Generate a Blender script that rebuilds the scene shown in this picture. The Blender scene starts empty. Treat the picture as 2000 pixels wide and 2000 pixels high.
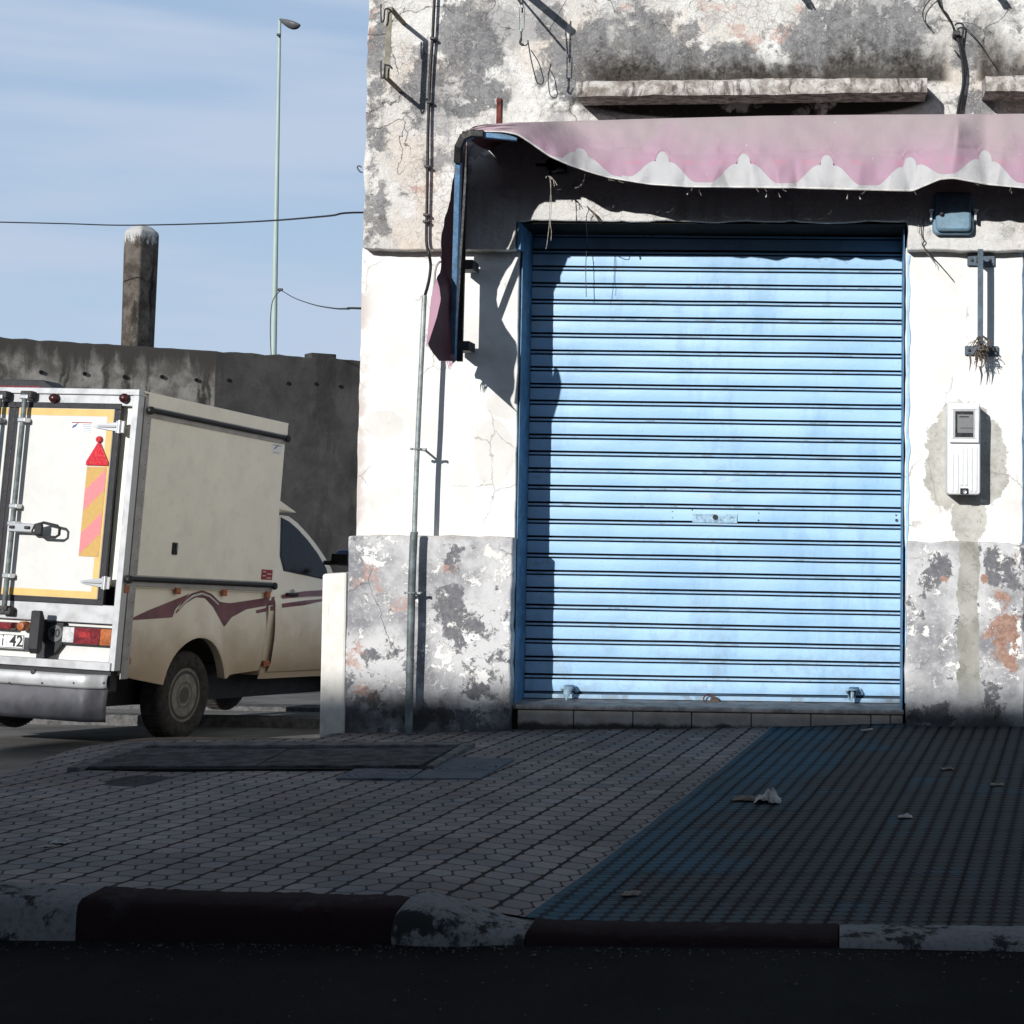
import bpy, bmesh, math, random
from mathutils import Vector, Matrix, noise as mnoise
rnd = random.Random(7)
S = bpy.context.scene
# ---------------------------------------------------------------- camera
F, PX, PY = 3300.0, 1500.0, 813.0            # focal length and principal point in a 2000 px frame
yaw, pit, rol = math.radians(2.52), math.atan(.063), .010
fw0 = Vector((-math.sin(yaw), math.cos(yaw), 0)); r0 = Vector((math.cos(yaw), math.sin(yaw), 0)); upv = Vector((0, 0, 1))
fw = fw0*math.cos(pit) + upv*math.sin(pit); u0 = upv*math.cos(pit) - fw0*math.sin(pit)
cr = r0*math.cos(rol) + u0*math.sin(rol); cu = u0*math.cos(rol) - r0*math.sin(rol)
CAM = Vector((0, -8.4, 1.0178))
cd = bpy.data.cameras.new('camera'); cam = bpy.data.objects.new('camera', cd); S.collection.objects.link(cam)
cd.sensor_width = 36; cd.lens = F/2000*36; cd.shift_x = -(PX-1000)/2000; cd.shift_y = -(1000-PY)/2000
cd.clip_end = 2000; cd.clip_start = .05
M3 = Matrix((cr, cu, -fw)).transposed()
cam.matrix_world = Matrix.Translation(CAM) @ M3.to_4x4()
S.camera = cam
# ---------------------------------------------------------------- sky, sun, exposure
SUN_T, SUN_S = .42, .335                      # sideways and downward travel of a shadow per metre of depth
sd = Vector((-SUN_T, -1, SUN_S)).normalized() # towards the sun
el = math.asin(sd.z); az = math.atan2(sd.x, sd.y)
W = bpy.data.worlds.new('World'); S.world = W; W.use_nodes = True
wt = W.node_tree; bg = wt.nodes['Background']
sky = wt.nodes.new('ShaderNodeTexSky'); sky.sky_type = 'NISHITA'; sky.sun_disc = False
sky.sun_elevation = el; sky.sun_rotation = az % (2*math.pi); sky.air_density = 1.0; sky.dust_density = .6; sky.ozone_density = 2.0
tc = wt.nodes.new('ShaderNodeTexCoord'); mp = wt.nodes.new('ShaderNodeMapping'); mp.inputs['Scale'].default_value = (1.5, 1.5, 12)
mp.inputs['Rotation'].default_value = (0, .06, 0)
ns = wt.nodes.new('ShaderNodeTexNoise'); ns.inputs['Scale'].default_value = 2.2; ns.inputs['Detail'].default_value = 5; ns.inputs['Roughness'].default_value = .5
def wnode(t, **k):
    n = wt.nodes.new(t)
    for a, b in k.items(): setattr(n, a, b)
    return n
def wlink(n, i, v):
    if hasattr(v, 'is_output'): wt.links.new(v, n.inputs[i])
    else: n.inputs[i].default_value = v
wt.links.new(tc.outputs['Generated'], mp.inputs[0]); wt.links.new(mp.outputs[0], ns.inputs['Vector'])
cl = wnode('ShaderNodeMapRange', interpolation_type='SMOOTHSTEP'); wlink(cl, 0, ns.outputs[0]); cl.inputs[1].default_value = .34; cl.inputs[2].default_value = .66
sx = wnode('ShaderNodeSeparateXYZ'); wlink(sx, 0, tc.outputs['Generated'])
hz = wnode('ShaderNodeMix', data_type='RGBA')                       # thin streaky cloud over pale blue
g1 = wnode('ShaderNodeMapRange'); wlink(g1, 0, sx.outputs[2]); g1.inputs[1].default_value = .05; g1.inputs[2].default_value = .33
lowc = wnode('ShaderNodeMix', data_type='RGBA'); wlink(lowc, 0, g1.outputs[0]); lowc.inputs[6].default_value = (.49, .64, .815, 1); lowc.inputs[7].default_value = (.34, .49, .72, 1)
wlink(hz, 0, cl.outputs[0]); wlink(hz, 6, lowc.outputs[2]); hz.inputs[7].default_value = (.52, .63, .80, 1)
hk = wnode('ShaderNodeVectorMath', operation='SCALE'); wlink(hk, 0, hz.outputs[2]); hk.inputs[3].default_value = 1/.06
el_ = wnode('ShaderNodeMapRange', interpolation_type='SMOOTHSTEP'); wlink(el_, 0, sx.outputs[2]); el_.inputs[1].default_value = .34; el_.inputs[2].default_value = .90; el_.inputs[3].default_value = .95; el_.inputs[4].default_value = 0
bw = wnode('ShaderNodeRGBToBW'); wlink(bw, 0, sky.outputs[0])
ds = wnode('ShaderNodeMix', data_type='RGBA'); ds.inputs[0].default_value = .85; wlink(ds, 6, sky.outputs[0]); wlink(ds, 7, bw.outputs[0])   # neutral camera white balance
mx = wnode('ShaderNodeMix', data_type='RGBA'); wlink(mx, 0, el_.outputs[0]); wlink(mx, 6, ds.outputs[2]); wlink(mx, 7, hk.outputs[0])
wt.links.new(mx.outputs[2], bg.inputs[0]); bg.inputs[1].default_value = .06
ld = bpy.data.lights.new('sun', 'SUN'); ld.energy = 5.0; ld.angle = math.radians(.53); ld.color = (1, .978, .945)
lo = bpy.data.objects.new('sun', ld); S.collection.objects.link(lo); lo.rotation_euler = (-sd).to_track_quat('-Z', 'Y').to_euler()
vs = S.view_settings; vs.view_transform = 'Standard'; vs.look = 'None'; vs.exposure = 0; vs.gamma = 1
# ---------------------------------------------------------------- helpers
def ray(px, py): return fw + cr*((px-PX)/F) - cu*((py-PY)/F)
def at(px, py, Y):
    d = ray(px, py); return CAM + d*((Y-CAM.y)/d.y)
def onz(px, py, z):
    d = ray(px, py); return CAM + d*((z-CAM.z)/d.z)
def wscale(Y): return (Y-CAM.y)/F            # metres per px at depth Y
def sm(a, b, x):
    t = max(0, min(1, (x-a)/(b-a))); return t*t*(3-2*t)
def lerp(a, b, t): return a+(b-a)*t
def interp(pts, x):
    if x <= pts[0][0]: return pts[0][1]
    for (a, b), (c, d) in zip(pts, pts[1:]):
        if x <= c: return b+(d-b)*(x-a)/(c-a)
    return pts[-1][1]
def nz(x, y, z=0, s=1): return mnoise.noise(Vector((x*s, y*s, z*s)))
class MB:
    def __init__(s): s.v = []; s.f = []
    def add(s, vs, fs):
        n = len(s.v); s.v += [tuple(v) for v in vs]; s.f += [tuple(i+n for i in f) for f in fs]; return s
    def box(s, x0, x1, y0, y1, z0, z1, M=None):
        vs = [Vector((x, y, z)) for x in (x0, x1) for y in (y0, y1) for z in (z0, z1)]
        if M: vs = [M @ v for v in vs]
        return s.add(vs, [(0, 1, 3, 2), (4, 6, 7, 5), (0, 4, 5, 1), (2, 3, 7, 6), (0, 2, 6, 4), (1, 5, 7, 3)])
    def hexa(s, lo4, hi4):        # bottom and top quads (same winding)
        return s.add(list(lo4)+list(hi4), [(3, 2, 1, 0), (4, 5, 6, 7), (0, 1, 5, 4), (1, 2, 6, 5), (2, 3, 7, 6), (3, 0, 4, 7)])
    def tube(s, pts, r, n=8, caps=True):
        pts = [Vector(p) for p in pts]; rs = r if isinstance(r, (list, tuple)) else [r]*len(pts); V = []; up = None
        for i, p in enumerate(pts):
            t = (pts[min(i+1, len(pts)-1)]-pts[max(i-1, 0)]).normalized()
            if up is None: up = t.cross(Vector((0, 0, 1)) if abs(t.z) < .9 else Vector((0, 1, 0))).normalized()
            else: up = (up - t*up.dot(t)).normalized()
            w = t.cross(up)
            V += [p+up*rs[i]*math.cos(2*math.pi*(k+.5)/n)+w*rs[i]*math.sin(2*math.pi*(k+.5)/n) for k in range(n)]
        Fs = [(i*n+k, i*n+(k+1) % n, (i+1)*n+(k+1) % n, (i+1)*n+k) for i in range(len(pts)-1) for k in range(n)]
        if caps: Fs += [tuple(range(n))[::-1], tuple((len(pts)-1)*n+k for k in range(n))]
        return s.add(V, Fs)
    def lathe(s, prof, n=24, M=None):   # prof of (radius, x) spun about the X axis
        V = [Vector((x, r*math.cos(2*math.pi*k/n), r*math.sin(2*math.pi*k/n))) for r, x in prof for k in range(n)]
        if M: V = [M @ v for v in V]
        Fs = [(i*n+k, i*n+(k+1) % n, (i+1)*n+(k+1) % n, (i+1)*n+k) for i in range(len(prof)-1) for k in range(n)]
        if prof[0][0] > 1e-5: Fs.append(tuple(range(n))[::-1])
        if prof[-1][0] > 1e-5: Fs.append(tuple((len(prof)-1)*n+k for k in range(n)))
        return s.add(V, Fs)
    def grid(s, fn, nu, nv):
        V = [fn(i/nu, j/nv) for i in range(nu+1) for j in range(nv+1)]
        return s.add(V, [(i*(nv+1)+j, (i+1)*(nv+1)+j, (i+1)*(nv+1)+j+1, i*(nv+1)+j+1) for i in range(nu) for j in range(nv)])
    def prism(s, poly, fn, d0, d1):   # poly of (a, b); fn(a, b, d) -> point
        n = len(poly); V = [fn(a, b, d0) for a, b in poly]+[fn(a, b, d1) for a, b in poly]
        return s.add(V, [tuple(range(n))[::-1], tuple(range(n, 2*n))]+[(i, (i+1) % n, n+(i+1) % n, n+i) for i in range(n)])
def props(o, label=None, cat=None, group=None, kind=None):
    for k, v in (('label', label), ('category', cat), ('group', group), ('kind', kind)):
        if v: o[k] = v
    return o
def empty(name, loc, label, cat, group=None):
    o = bpy.data.objects.new(name, None); S.collection.objects.link(o); o.location = loc; o.empty_display_size = .2
    return props(o, label, cat, group)
def build(mb, name, mat, parent=None, smooth=0, bevel=0, solid=0, sub=0, fix=True):
    me = bpy.data.meshes.new(name); me.from_pydata(mb.v, [], mb.f)
    if fix:
        bm = bmesh.new(); bm.from_mesh(me); bmesh.ops.remove_doubles(bm, verts=bm.verts, dist=1e-5); bmesh.ops.recalc_face_normals(bm, faces=bm.faces); bm.to_mesh(me); bm.free()
    o = bpy.data.objects.new(name, me); S.collection.objects.link(o); me.materials.append(mat)
    if parent is not None:
        o.parent = parent
        p = parent; off = Vector((0, 0, 0))
        while p is not None and not p.get('_local'):
            off += Vector(p.location); p = p.parent
        if p is None: o.location = -off if parent.type == 'EMPTY' else Vector((0, 0, 0))
        if parent.get('_local'): o['_local'] = 1
    if sub: m = o.modifiers.new('s', 'SUBSURF'); m.levels = m.render_levels = sub
    if solid: m = o.modifiers.new('t', 'SOLIDIFY'); m.thickness = solid; m.offset = 0
    if bevel: m = o.modifiers.new('b', 'BEVEL'); m.width = bevel; m.segments = 2; m.limit_method = 'ANGLE'; m.angle_limit = .7
    if smooth:
        me.shade_smooth()
        if smooth < 3: me.set_sharp_from_angle(angle=smooth)
    return o
def tag(o, *a, **k): return props(o, *a, **k)
# ---------------------------------------------------------------- material kit
class NT:
    def __init__(s, name, rough=.8, spec=.3, metal=0):
        s.m = bpy.data.materials.new(name); s.m.use_nodes = True; s.t = s.m.node_tree; s.b = s.t.nodes['Principled BSDF']
        s.b.inputs['Roughness'].default_value = rough; s.b.inputs['Specular IOR Level'].default_value = spec; s.b.inputs['Metallic'].default_value = metal
        s.tc = s.t.nodes.new('ShaderNodeTexCoord'); s.P = s.tc.outputs['Object']
    def put(s, n, i, v):
        if v is None: return
        if hasattr(v, 'is_output'): s.t.links.new(v, n.inputs[i])
        else:
            try: n.inputs[i].default_value = v
            except Exception: n.inputs[i].default_value = tuple(v)+(1,)
    def ma(s, op, a, b=None, c=None, clamp=False):
        n = s.t.nodes.new('ShaderNodeMath'); n.operation = op; n.use_clamp = clamp; s.put(n, 0, a); s.put(n, 1, b)
        if c is not None: s.put(n, 2, c)
        return n.outputs[0]
    def vm(s, op, a, b=None, c=None):
        n = s.t.nodes.new('ShaderNodeVectorMath'); n.operation = op; s.put(n, 0, a); s.put(n, 1, b)
        if c is not None: s.put(n, 2, c)
        return n.outputs['Value'] if op in ('LENGTH', 'DOT_PRODUCT') else n.outputs[0]
    def noise(s, sc, det=4, ro=.55, vec=None, dist=0, col=False):
        n = s.t.nodes.new('ShaderNodeTexNoise'); s.put(n, 'Vector', vec or s.P); n.inputs['Scale'].default_value = sc
        n.inputs['Detail'].default_value = det; n.inputs['Roughness'].default_value = ro; n.inputs['Distortion'].default_value = dist
        return n.outputs['Color'] if col else n.outputs[0]
    def voro(s, sc, feat='DISTANCE_TO_EDGE', vec=None, rnd=1):
        n = s.t.nodes.new('ShaderNodeTexVoronoi'); n.feature = feat; s.put(n, 'Vector', vec or s.P); n.inputs['Scale'].default_value = sc; n.inputs['Randomness'].default_value = rnd
        return n.outputs['Distance']
    def st(s, x, a, b, lo=0., hi=1.):     # smooth step
        n = s.t.nodes.new('ShaderNodeMapRange'); n.interpolation_type = 'SMOOTHSTEP'; s.put(n, 0, x)
        if a > b: a, b, lo, hi = b, a, hi, lo
        n.inputs[1].default_value = a; n.inputs[2].default_value = b; n.inputs[3].default_value = lo; n.inputs[4].default_value = hi
        return n.outputs[0]
    def mix(s, f, a, b, mode='MIX'):
        n = s.t.nodes.new('ShaderNodeMix'); n.data_type = 'RGBA'; n.blend_type = mode; s.put(n, 0, f); s.put(n, 6, a); s.put(n, 7, b); return n.outputs[2]
    def sep(s, v=None):
        n = s.t.nodes.new('ShaderNodeSeparateXYZ'); s.put(n, 0, v or s.P); return n.outputs
    def comb(s, x, y, z):
        n = s.t.nodes.new('ShaderNodeCombineXYZ'); s.put(n, 0, x); s.put(n, 1, y); s.put(n, 2, z); return n.outputs[0]
    def scale(s, v, k): return s.vm('MULTIPLY', v, k)
    def warp(s, amp, sc, vec=None, det=3):
        v = vec or s.P; c = s.noise(sc, det, .6, v, col=True)
        return s.vm('ADD', v, s.vm('MULTIPLY', s.vm('SUBTRACT', c, (.5, .5, .5)), (amp*2,)*3))
    def blob(s, vec, c, r, hard=.5):      # 1 inside an ellipsoid, fading to 0 at its edge
        k = tuple(1/max(q, 1e-3) for q in r)
        n = s.vm('MULTIPLY_ADD', vec, k, tuple(-a*b for a, b in zip(c, k)))
        return s.st(s.vm('LENGTH', n), 1, hard)
    def blobs(s, vec, lst, hard=.5):
        out = None
        for c, r in lst:
            b = s.blob(vec, c, r, hard); out = b if out is None else s.ma('MAXIMUM', out, b)
        return out
    def col(s, c): s.put(s.b, 'Base Color', c); return s
    def bump(s, h, st=.3, d=.01):
        n = s.t.nodes.new('ShaderNodeBump'); n.inputs['Strength'].default_value = st; n.inputs['Distance'].default_value = d; s.put(n, 'Height', h)
        s.t.links.new(n.outputs[0], s.b.inputs['Normal']); return s
def wb(px, py, rx, ry, Y=0., ry_d=9.):       # blob centre and radii on a wall plane from where it stands
    p = at(px, py, Y); k = wscale(Y); return ((p.x, 0, p.z), (rx*k, ry_d, ry*k))
def simple(name, c, rough=.6, spec=.35, metal=0, var=.15, sc=9, dirt=None, bumpd=0, c2=None):
    n = NT(name, rough, spec, metal); a = n.noise(sc, 5, .6); b = n.noise(sc*6, 3, .6)
    f = n.ma('ADD', n.ma('MULTIPLY', a, .7), n.ma('MULTIPLY', b, .3))
    lo = tuple(x*(1-var*1.6) for x in c); hi = tuple(min(1, x*(1+var)) for x in c)
    col = n.mix(n.st(f, .35, .65), lo, c2 or hi)
    if dirt: col = n.mix(n.ma('MULTIPLY', n.st(n.noise(sc*1.7, 6, .7), .5, .66), dirt[1]), col, dirt[0])
    n.col(col)
    if bumpd: n.bump(f, .5, bumpd)
    n.put(n.b, 'Roughness', n.st(b, .3, .7, max(.05, rough-.1), min(1, rough+.12)))
    return n.m
# --- old plaster of the upper wall
def mat_upper():
    n = NT('old_upper_plaster', .93, .12); Y = -.08
    w = n.warp(.05, 7, det=6); w2 = n.warp(.018, 30, w, 5)
    big = n.noise(1.7, 7, .62, w); med = n.noise(6, 8, .68, w2); fine = n.noise(32, 7, .72); vf = n.noise(110, 4, .65); cr_ = n.noise(48, 6, .75, n.warp(.02, 20), 1.5)
    xyz = n.sep(); Z = xyz[2]; X = xyz[0]
    base = n.mix(n.st(med, .36, .62), (.76, .75, .72), (.62, .595, .555))
    base = n.mix(n.ma('MULTIPLY', n.st(n.noise(3.1, 6, .6, w), .50, .66), .6), base, (.68, .585, .49))
    base = n.mix(n.ma('MULTIPLY', n.st(n.noise(2.4, 9, .7, w2), .50, .60), .8), base, (.36, .355, .355))   # grey bloom
    base = n.mix(n.ma('MULTIPLY', n.st(cr_, .53, .64), .6), base, (.30, .285, .27))
    weak = n.blobs(w, [wb(738, 110, 48, 240, Y), wb(735, 300, 45, 140, Y), wb(742, 400, 55, 110, Y), wb(1250, 60, 160, 90, Y), wb(1650, 50, 260, 90, Y), wb(830, 190, 60, 120, Y), wb(900, 300, 90, 50, Y), wb(1230, 200, 90, 40, Y)], .0)
    grey = n.blobs(w, [wb(920, 90, 120, 130, Y), wb(960, 190, 70, 50, Y), wb(900, 215, 80, 30, Y), wb(1125, 120, 105, 130, Y),
        wb(1085, 50, 55, 70, Y), wb(1190, 170, 90, 70, Y), wb(1300, 110, 110, 60, Y), wb(1420, 110, 90, 50, Y), wb(1600, 95, 100, 60, Y), wb(1760, 100, 110, 60, Y), wb(1890, 90, 50, 110, Y), wb(1900, 200, 60, 40, Y), wb(1170, 215, 60, 30, Y)], .0)
    lane = n.st(n.ma('ABSOLUTE', n.ma('SUBTRACT', n.ma('ADD', n.sep(w)[0], n.ma('MULTIPLY', Z, -.02)), at(1022, 100, Y).x-.065)), .065, .03)   # a newer strip of plaster
    nn = n.noise(4.5, 10, .70, w2)
    f0 = n.ma('ADD', n.ma('ADD', n.ma('MULTIPLY', grey, .66), n.ma('MULTIPLY', weak, .42)), n.ma('MULTIPLY', n.ma('SUBTRACT', n.ma('ADD', n.ma('MULTIPLY', nn, .6), n.ma('MULTIPLY', n.noise(12, 9, .74, w2), .4)), .5), 3.4))
    gm = n.ma('MULTIPLY', n.st(f0, .14, .42), n.ma('SUBTRACT', 1., n.ma('MULTIPLY', lane, .9)))
    fl = n.st(n.noise(13, 8, .74, w2), .575, .60); fl2 = n.st(n.noise(34, 6, .75, w2), .60, .63)
    gm = n.ma('MULTIPLY', gm, n.ma('SUBTRACT', 1., n.ma('MAXIMUM', n.ma('MULTIPLY', fl, .8), n.ma('MULTIPLY', fl2, .55))))
    gc = n.mix(n.st(fine, .3, .7), (.080, .081, .088), (.235, .235, .245)); gc = n.mix(n.st(n.noise(7, 6, .65, w2), .45, .70), gc, (.30, .30, .305))
    gc = n.mix(n.ma('MULTIPLY', n.st(vf, .58, .66), .7), gc, (.50, .49, .49))
    col = n.mix(n.ma('MULTIPLY', gm, .88), base, gc)
    pk = n.blobs(w, [wb(1390, 15, 90, 40, Y), wb(1460, 70, 80, 50, Y), wb(1530, 60, 60, 55, Y), wb(1220, 10, 35, 20, Y), wb(1560, 20, 40, 25, Y), wb(1480, 100, 30, 16, Y), wb(725, 60, 20, 80, Y), wb(830, 370, 80, 40, Y), wb(1930, 15, 20, 16, Y)], .0)
    pm = n.st(n.ma('ADD', n.ma('MULTIPLY', pk, .45), n.ma('MULTIPLY', n.ma('SUBTRACT', n.noise(13, 9, .75, w2), .5), 2.4)), .34, .42)
    pm = n.ma('MULTIPLY', pm, n.st(pk, .05, .3))
    col = n.mix(n.ma('MULTIPLY', pm, .75), col, n.mix(n.st(fine, .35, .65), (.44, .29, .25), (.66, .50, .44)))
    zl = at(1500, 152, Y).z
    d = n.ma('SUBTRACT', Z, zl)
    xr_ = n.ma('MULTIPLY', n.st(X, at(1095, 0, Y).x, at(1190, 0, Y).x), n.ma('SUBTRACT', 1., n.blob(n.P, (at(1880, 0, Y).x, 0, zl+.0), (.11, 9, .35), .3)))
    stv = n.noise(7, 8, .7, n.scale(w, (1, 1, .35)))
    hgt = n.ma('MULTIPLY', n.st(n.noise(2.2, 6, .65, n.scale(w, (1, 1, .0))), .3, .7), .30)        # how far up the soot climbs varies
    u_ = n.ma('DIVIDE', d, n.ma('ADD', hgt, .07))
    so = n.ma('MULTIPLY', n.ma('MULTIPLY', n.st(n.ma('ADD', u_, n.ma('MULTIPLY', n.ma('SUBTRACT', stv, .5), 2.2)), 1.15, .05), n.st(d, -.03, -.01)), xr_)
    near = n.st(n.ma('ADD', u_, n.ma('MULTIPLY', n.ma('SUBTRACT', fine, .5), 1.2)), .75, .1)
    sc_ = n.mix(near, n.mix(n.st(fine, .35, .65), (.085, .084, .084), (.22, .212, .205)), n.mix(n.st(fine, .35, .7), (.018, .015, .012), (.075, .062, .052)))
    col = n.mix(n.ma('MULTIPLY', so, .95), col, sc_)
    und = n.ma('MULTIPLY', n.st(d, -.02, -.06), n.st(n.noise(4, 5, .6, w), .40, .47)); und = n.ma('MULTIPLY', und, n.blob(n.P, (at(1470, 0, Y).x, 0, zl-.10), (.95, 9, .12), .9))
    col = n.mix(und, col, (.03, .027, .026))  # shade under the ledge painted into the plaster
    st_ = n.noise(9, 5, .6, n.scale(n.P, (1, 1, .06)))
    dz = n.ma('MULTIPLY', n.st(Z, 2.75, 2.55), n.st(st_, .50, .66)); col = n.mix(n.ma('MULTIPLY', dz, .4), col, (.42, .37, .31))
    lw = n.st(Z, 2.80, 2.74); col = n.mix(n.ma('MULTIPLY', n.ma('MULTIPLY', lw, n.st(X, at(980, 0, Y).x, at(1040, 0, Y).x)), .75), col, n.mix(dz, (.72, .71, .69), (.52, .46, .39)))
    lint = n.st(Z, 2.80, 2.72)
    ck = n.ma('MULTIPLY', n.st(n.voro(2.6, vec=n.warp(.07, 6, det=7)), .0055, .0015), n.st(n.noise(2.9, 3, .5), .53, .6)); ck = n.ma('MULTIPLY', ck, n.ma('SUBTRACT', 1., lint))
    ck2 = n.ma('MULTIPLY', n.st(n.voro(19, vec=n.warp(.03, 22, det=5)), .045, .015), n.st(n.noise(3.3, 6, .6), .50, .58))
    col = n.mix(n.ma('MULTIPLY', ck, .7), col, (.07, .06, .055)); col = n.mix(n.ma('MULTIPLY', ck2, .22), col, (.25, .23, .21))
    hole = n.st(n.voro(5.5, 'F1', n.warp(.02, 30)), .030, .018); col = n.mix(n.ma('MULTIPLY', hole, n.st(nn, .5, .56)), col, (.06, .05, .045))
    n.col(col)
    h = n.ma('ADD', n.ma('MULTIPLY', gm, -.5), n.ma('ADD', n.ma('MULTIPLY', fine, .7), n.ma('ADD', n.ma('MULTIPLY', med, 1.0), n.ma('MULTIPLY', cr_, .8))))
    h = n.ma('SUBTRACT', h, n.ma('ADD', ck, n.ma('ADD', hole, n.ma('MULTIPLY', ck2, .25)))); n.bump(h, .85, .012)
    return n.m
def mat_mid():
    n = NT('whitewashed_plaster', .9, .15); w = n.warp(.03, 9, det=5); w2 = n.warp(.012, 40, w, 4)
    med = n.noise(5, 7, .6, w); fine = n.noise(40, 5, .65)
    base = n.mix(n.st(med, .40, .66), (.755, .75, .73), (.66, .648, .625))
    base = n.mix(n.ma('MULTIPLY', n.st(n.noise(60, 4, .7), .62, .7), .5), base, (.5, .47, .42))
    gs = [wb(1880, 885, 92, 135), wb(1850, 930, 55, 80), wb(1930, 900, 45, 110), wb(1893, 1010, 42, 70)]
    gb = n.blobs(w2, gs, .55); gm = n.st(n.ma('ADD', n.ma('MULTIPLY', gb, .8), n.ma('MULTIPLY', n.ma('SUBTRACT', n.noise(7, 10, .74, w2), .5), 2.2)), .38, .45)
    gc = n.mix(n.st(n.noise(8, 6, .7), .35, .65), (.34, .335, .305), (.50, .49, .45)); gc = n.mix(n.st(fine, .55, .7), gc, (.24, .235, .21))
    col = n.mix(gm, base, gc)
    pt = n.st(n.ma('ADD', n.blobs(w, [wb(965, 885, 45, 75), wb(750, 830, 45, 32), wb(985, 790, 40, 30)], .75), n.ma('MULTIPLY', med, .15)), .5, .62)
    col = n.mix(n.ma('MULTIPLY', pt, .5), col, (.56, .54, .49))
    sm_ = n.st(n.noise(2.3, 7, .66, w2), .54, .64); col = n.mix(n.ma('MULTIPLY', sm_, .35), col, (.55, .52, .47))
    fk = n.st(n.noise(17, 8, .78, w2), .635, .66); col = n.mix(n.ma('MULTIPLY', fk, .4), col, (.42, .40, .37))
    dr = n.ma('MULTIPLY', n.st(n.noise(22, 4, .6, n.scale(n.P, (1, 1, .05))), .56, .66), n.blob(w, *wb(965, 840, 50, 50), .3))
    col = n.mix(n.ma('MULTIPLY', dr, .6), col, (.52, .45, .34))
    lf = n.ma('MULTIPLY', n.st(n.sep()[0], -2.36, -2.44), n.st(med, .42, .55)); col = n.mix(n.ma('MULTIPLY', lf, .8), col, (.50, .42, .38))
    ck = n.ma('MULTIPLY', n.st(n.voro(3.3, vec=w2), .008, .003), n.st(n.noise(2.1, 3, .5), .52, .6)); col = n.mix(n.ma('MULTIPLY', ck, .6), col, (.3, .27, .24))
    n.col(col); n.bump(n.ma('ADD', n.ma('MULTIPLY', gm, -.6), n.ma('ADD', n.ma('MULTIPLY', fine, .5), n.ma('SUBTRACT', n.ma('MULTIPLY', med, 1.2), ck))), .5, .006); return n.m
def mat_plinth():
    n = NT('worn_painted_plinth', .9, .15); Y = -.09
    w = n.warp(.04, 8, det=6); w2 = n.warp(.015, 34, w, 5)
    med = n.noise(4.5, 8, .62, w2); hi = n.noise(12, 8, .72, w2); fine = n.noise(45, 6, .7); X, Yc, Z = n.sep()[:]
    g = n.mix(n.st(n.noise(3.2, 5, .6), .33, .60), (.22, .22, .235), (.56, .555, .555))
    g = n.mix(n.st(fine, .5, .75), g, (.60, .59, .58))
    dk = n.blobs(w, [wb(880, 1165, 55, 60, Y), wb(885, 1105, 30, 50, Y), wb(930, 1330, 70, 55, Y), wb(720, 1370, 80, 60, Y), wb(900, 1230, 45, 60, Y), wb(1830, 1130, 60, 70, Y), wb(1830, 1390, 70, 45, Y), wb(1950, 1110, 40, 50, Y), wb(1950, 1370, 60, 70, Y), wb(840, 1400, 120, 30, Y)], .2)
    dm = n.st(n.ma('ADD', n.ma('MULTIPLY', dk, .40), n.ma('MULTIPLY', n.ma('SUBTRACT', n.noise(6.5, 10, .72, w2), .5), 3.2)), .20, .32)
    col = n.mix(dm, g, n.mix(n.st(fine, .3, .7), (.115, .115, .125), (.20, .20, .21)))
    wt_ = n.blobs(w, [wb(960, 1105, 55, 60, Y), wb(870, 1275, 40, 45, Y), wb(920, 1250, 22, 22, Y), wb(940, 1325, 30, 22, Y), wb(1985, 1240, 22, 90, Y), wb(1800, 1220, 40, 50, Y), wb(985, 1300, 14, 90, Y), wb(740, 1090, 60, 40, Y), wb(980, 1290, 20, 40, Y), wb(1985, 1080, 18, 70, Y)], .3)
    wm = n.st(n.ma('ADD', n.ma('MULTIPLY', wt_, .40), n.ma('MULTIPLY', n.ma('SUBTRACT', n.noise(8, 10, .72, w2), .5), 2.6)), .36, .40)
    wm = n.ma('MAXIMUM', wm, n.ma('MULTIPLY', n.st(n.noise(15, 9, .76, w2), .555, .59), n.st(Z, .05, .25)))
    col = n.mix(wm, col, n.mix(n.st(med, .4, .6), (.80, .79, .77), (.68, .66, .63)))
    pk = n.blobs(w, [wb(720, 1130, 60, 60, Y), wb(785, 1180, 30, 40, Y), wb(700, 1290, 45, 60, Y), wb(720, 1350, 60, 40, Y), wb(880, 1110, 30, 20, Y)], .2)
    pm = n.ma('MULTIPLY', n.st(n.ma('ADD', n.ma('MULTIPLY', pk, .4), n.ma('MULTIPLY', n.ma('SUBTRACT', n.noise(16, 9, .76, w2), .5), 2.4)), .34, .44), n.st(pk, .0, .2)); col = n.mix(n.ma('MULTIPLY', pm, .7), col, (.44, .27, .22))
    bt = n.blobs(w, [wb(1952, 1240, 60, 110, Y), wb(1972, 1290, 34, 50, Y), wb(1925, 1130, 14, 12, Y), wb(1850, 1128, 22, 14, Y)], .1)
    bm_ = n.st(n.ma('ADD', n.ma('MULTIPLY', bt, .5), n.ma('MULTIPLY', n.ma('SUBTRACT', n.noise(7, 9, .72, w2), .5), 2.8)), .36, .42); bm_ = n.ma('MULTIPLY', bm_, n.st(bt, .0, .15)); col = n.mix(bm_, col, n.mix(n.st(fine, .4, .6), (.28, .17, .13), (.38, .25, .20)))
    cxp = n.ma('ABSOLUTE', n.ma('SUBTRACT', n.sep(w)[0], at(1892, 1200, Y).x)); ch = n.st(n.ma('ADD', n.st(cxp, .075, .025), n.ma('MULTIPLY', n.ma('SUBTRACT', n.noise(6, 9, .72, w2), .5), 1.8)), .42, .52)
    ch = n.ma('MULTIPLY', ch, n.st(Z, .12, .30))
    col = n.mix(ch, col, n.mix(n.st(med, .35, .65), (.25, .245, .215), (.40, .39, .355)))
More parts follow.
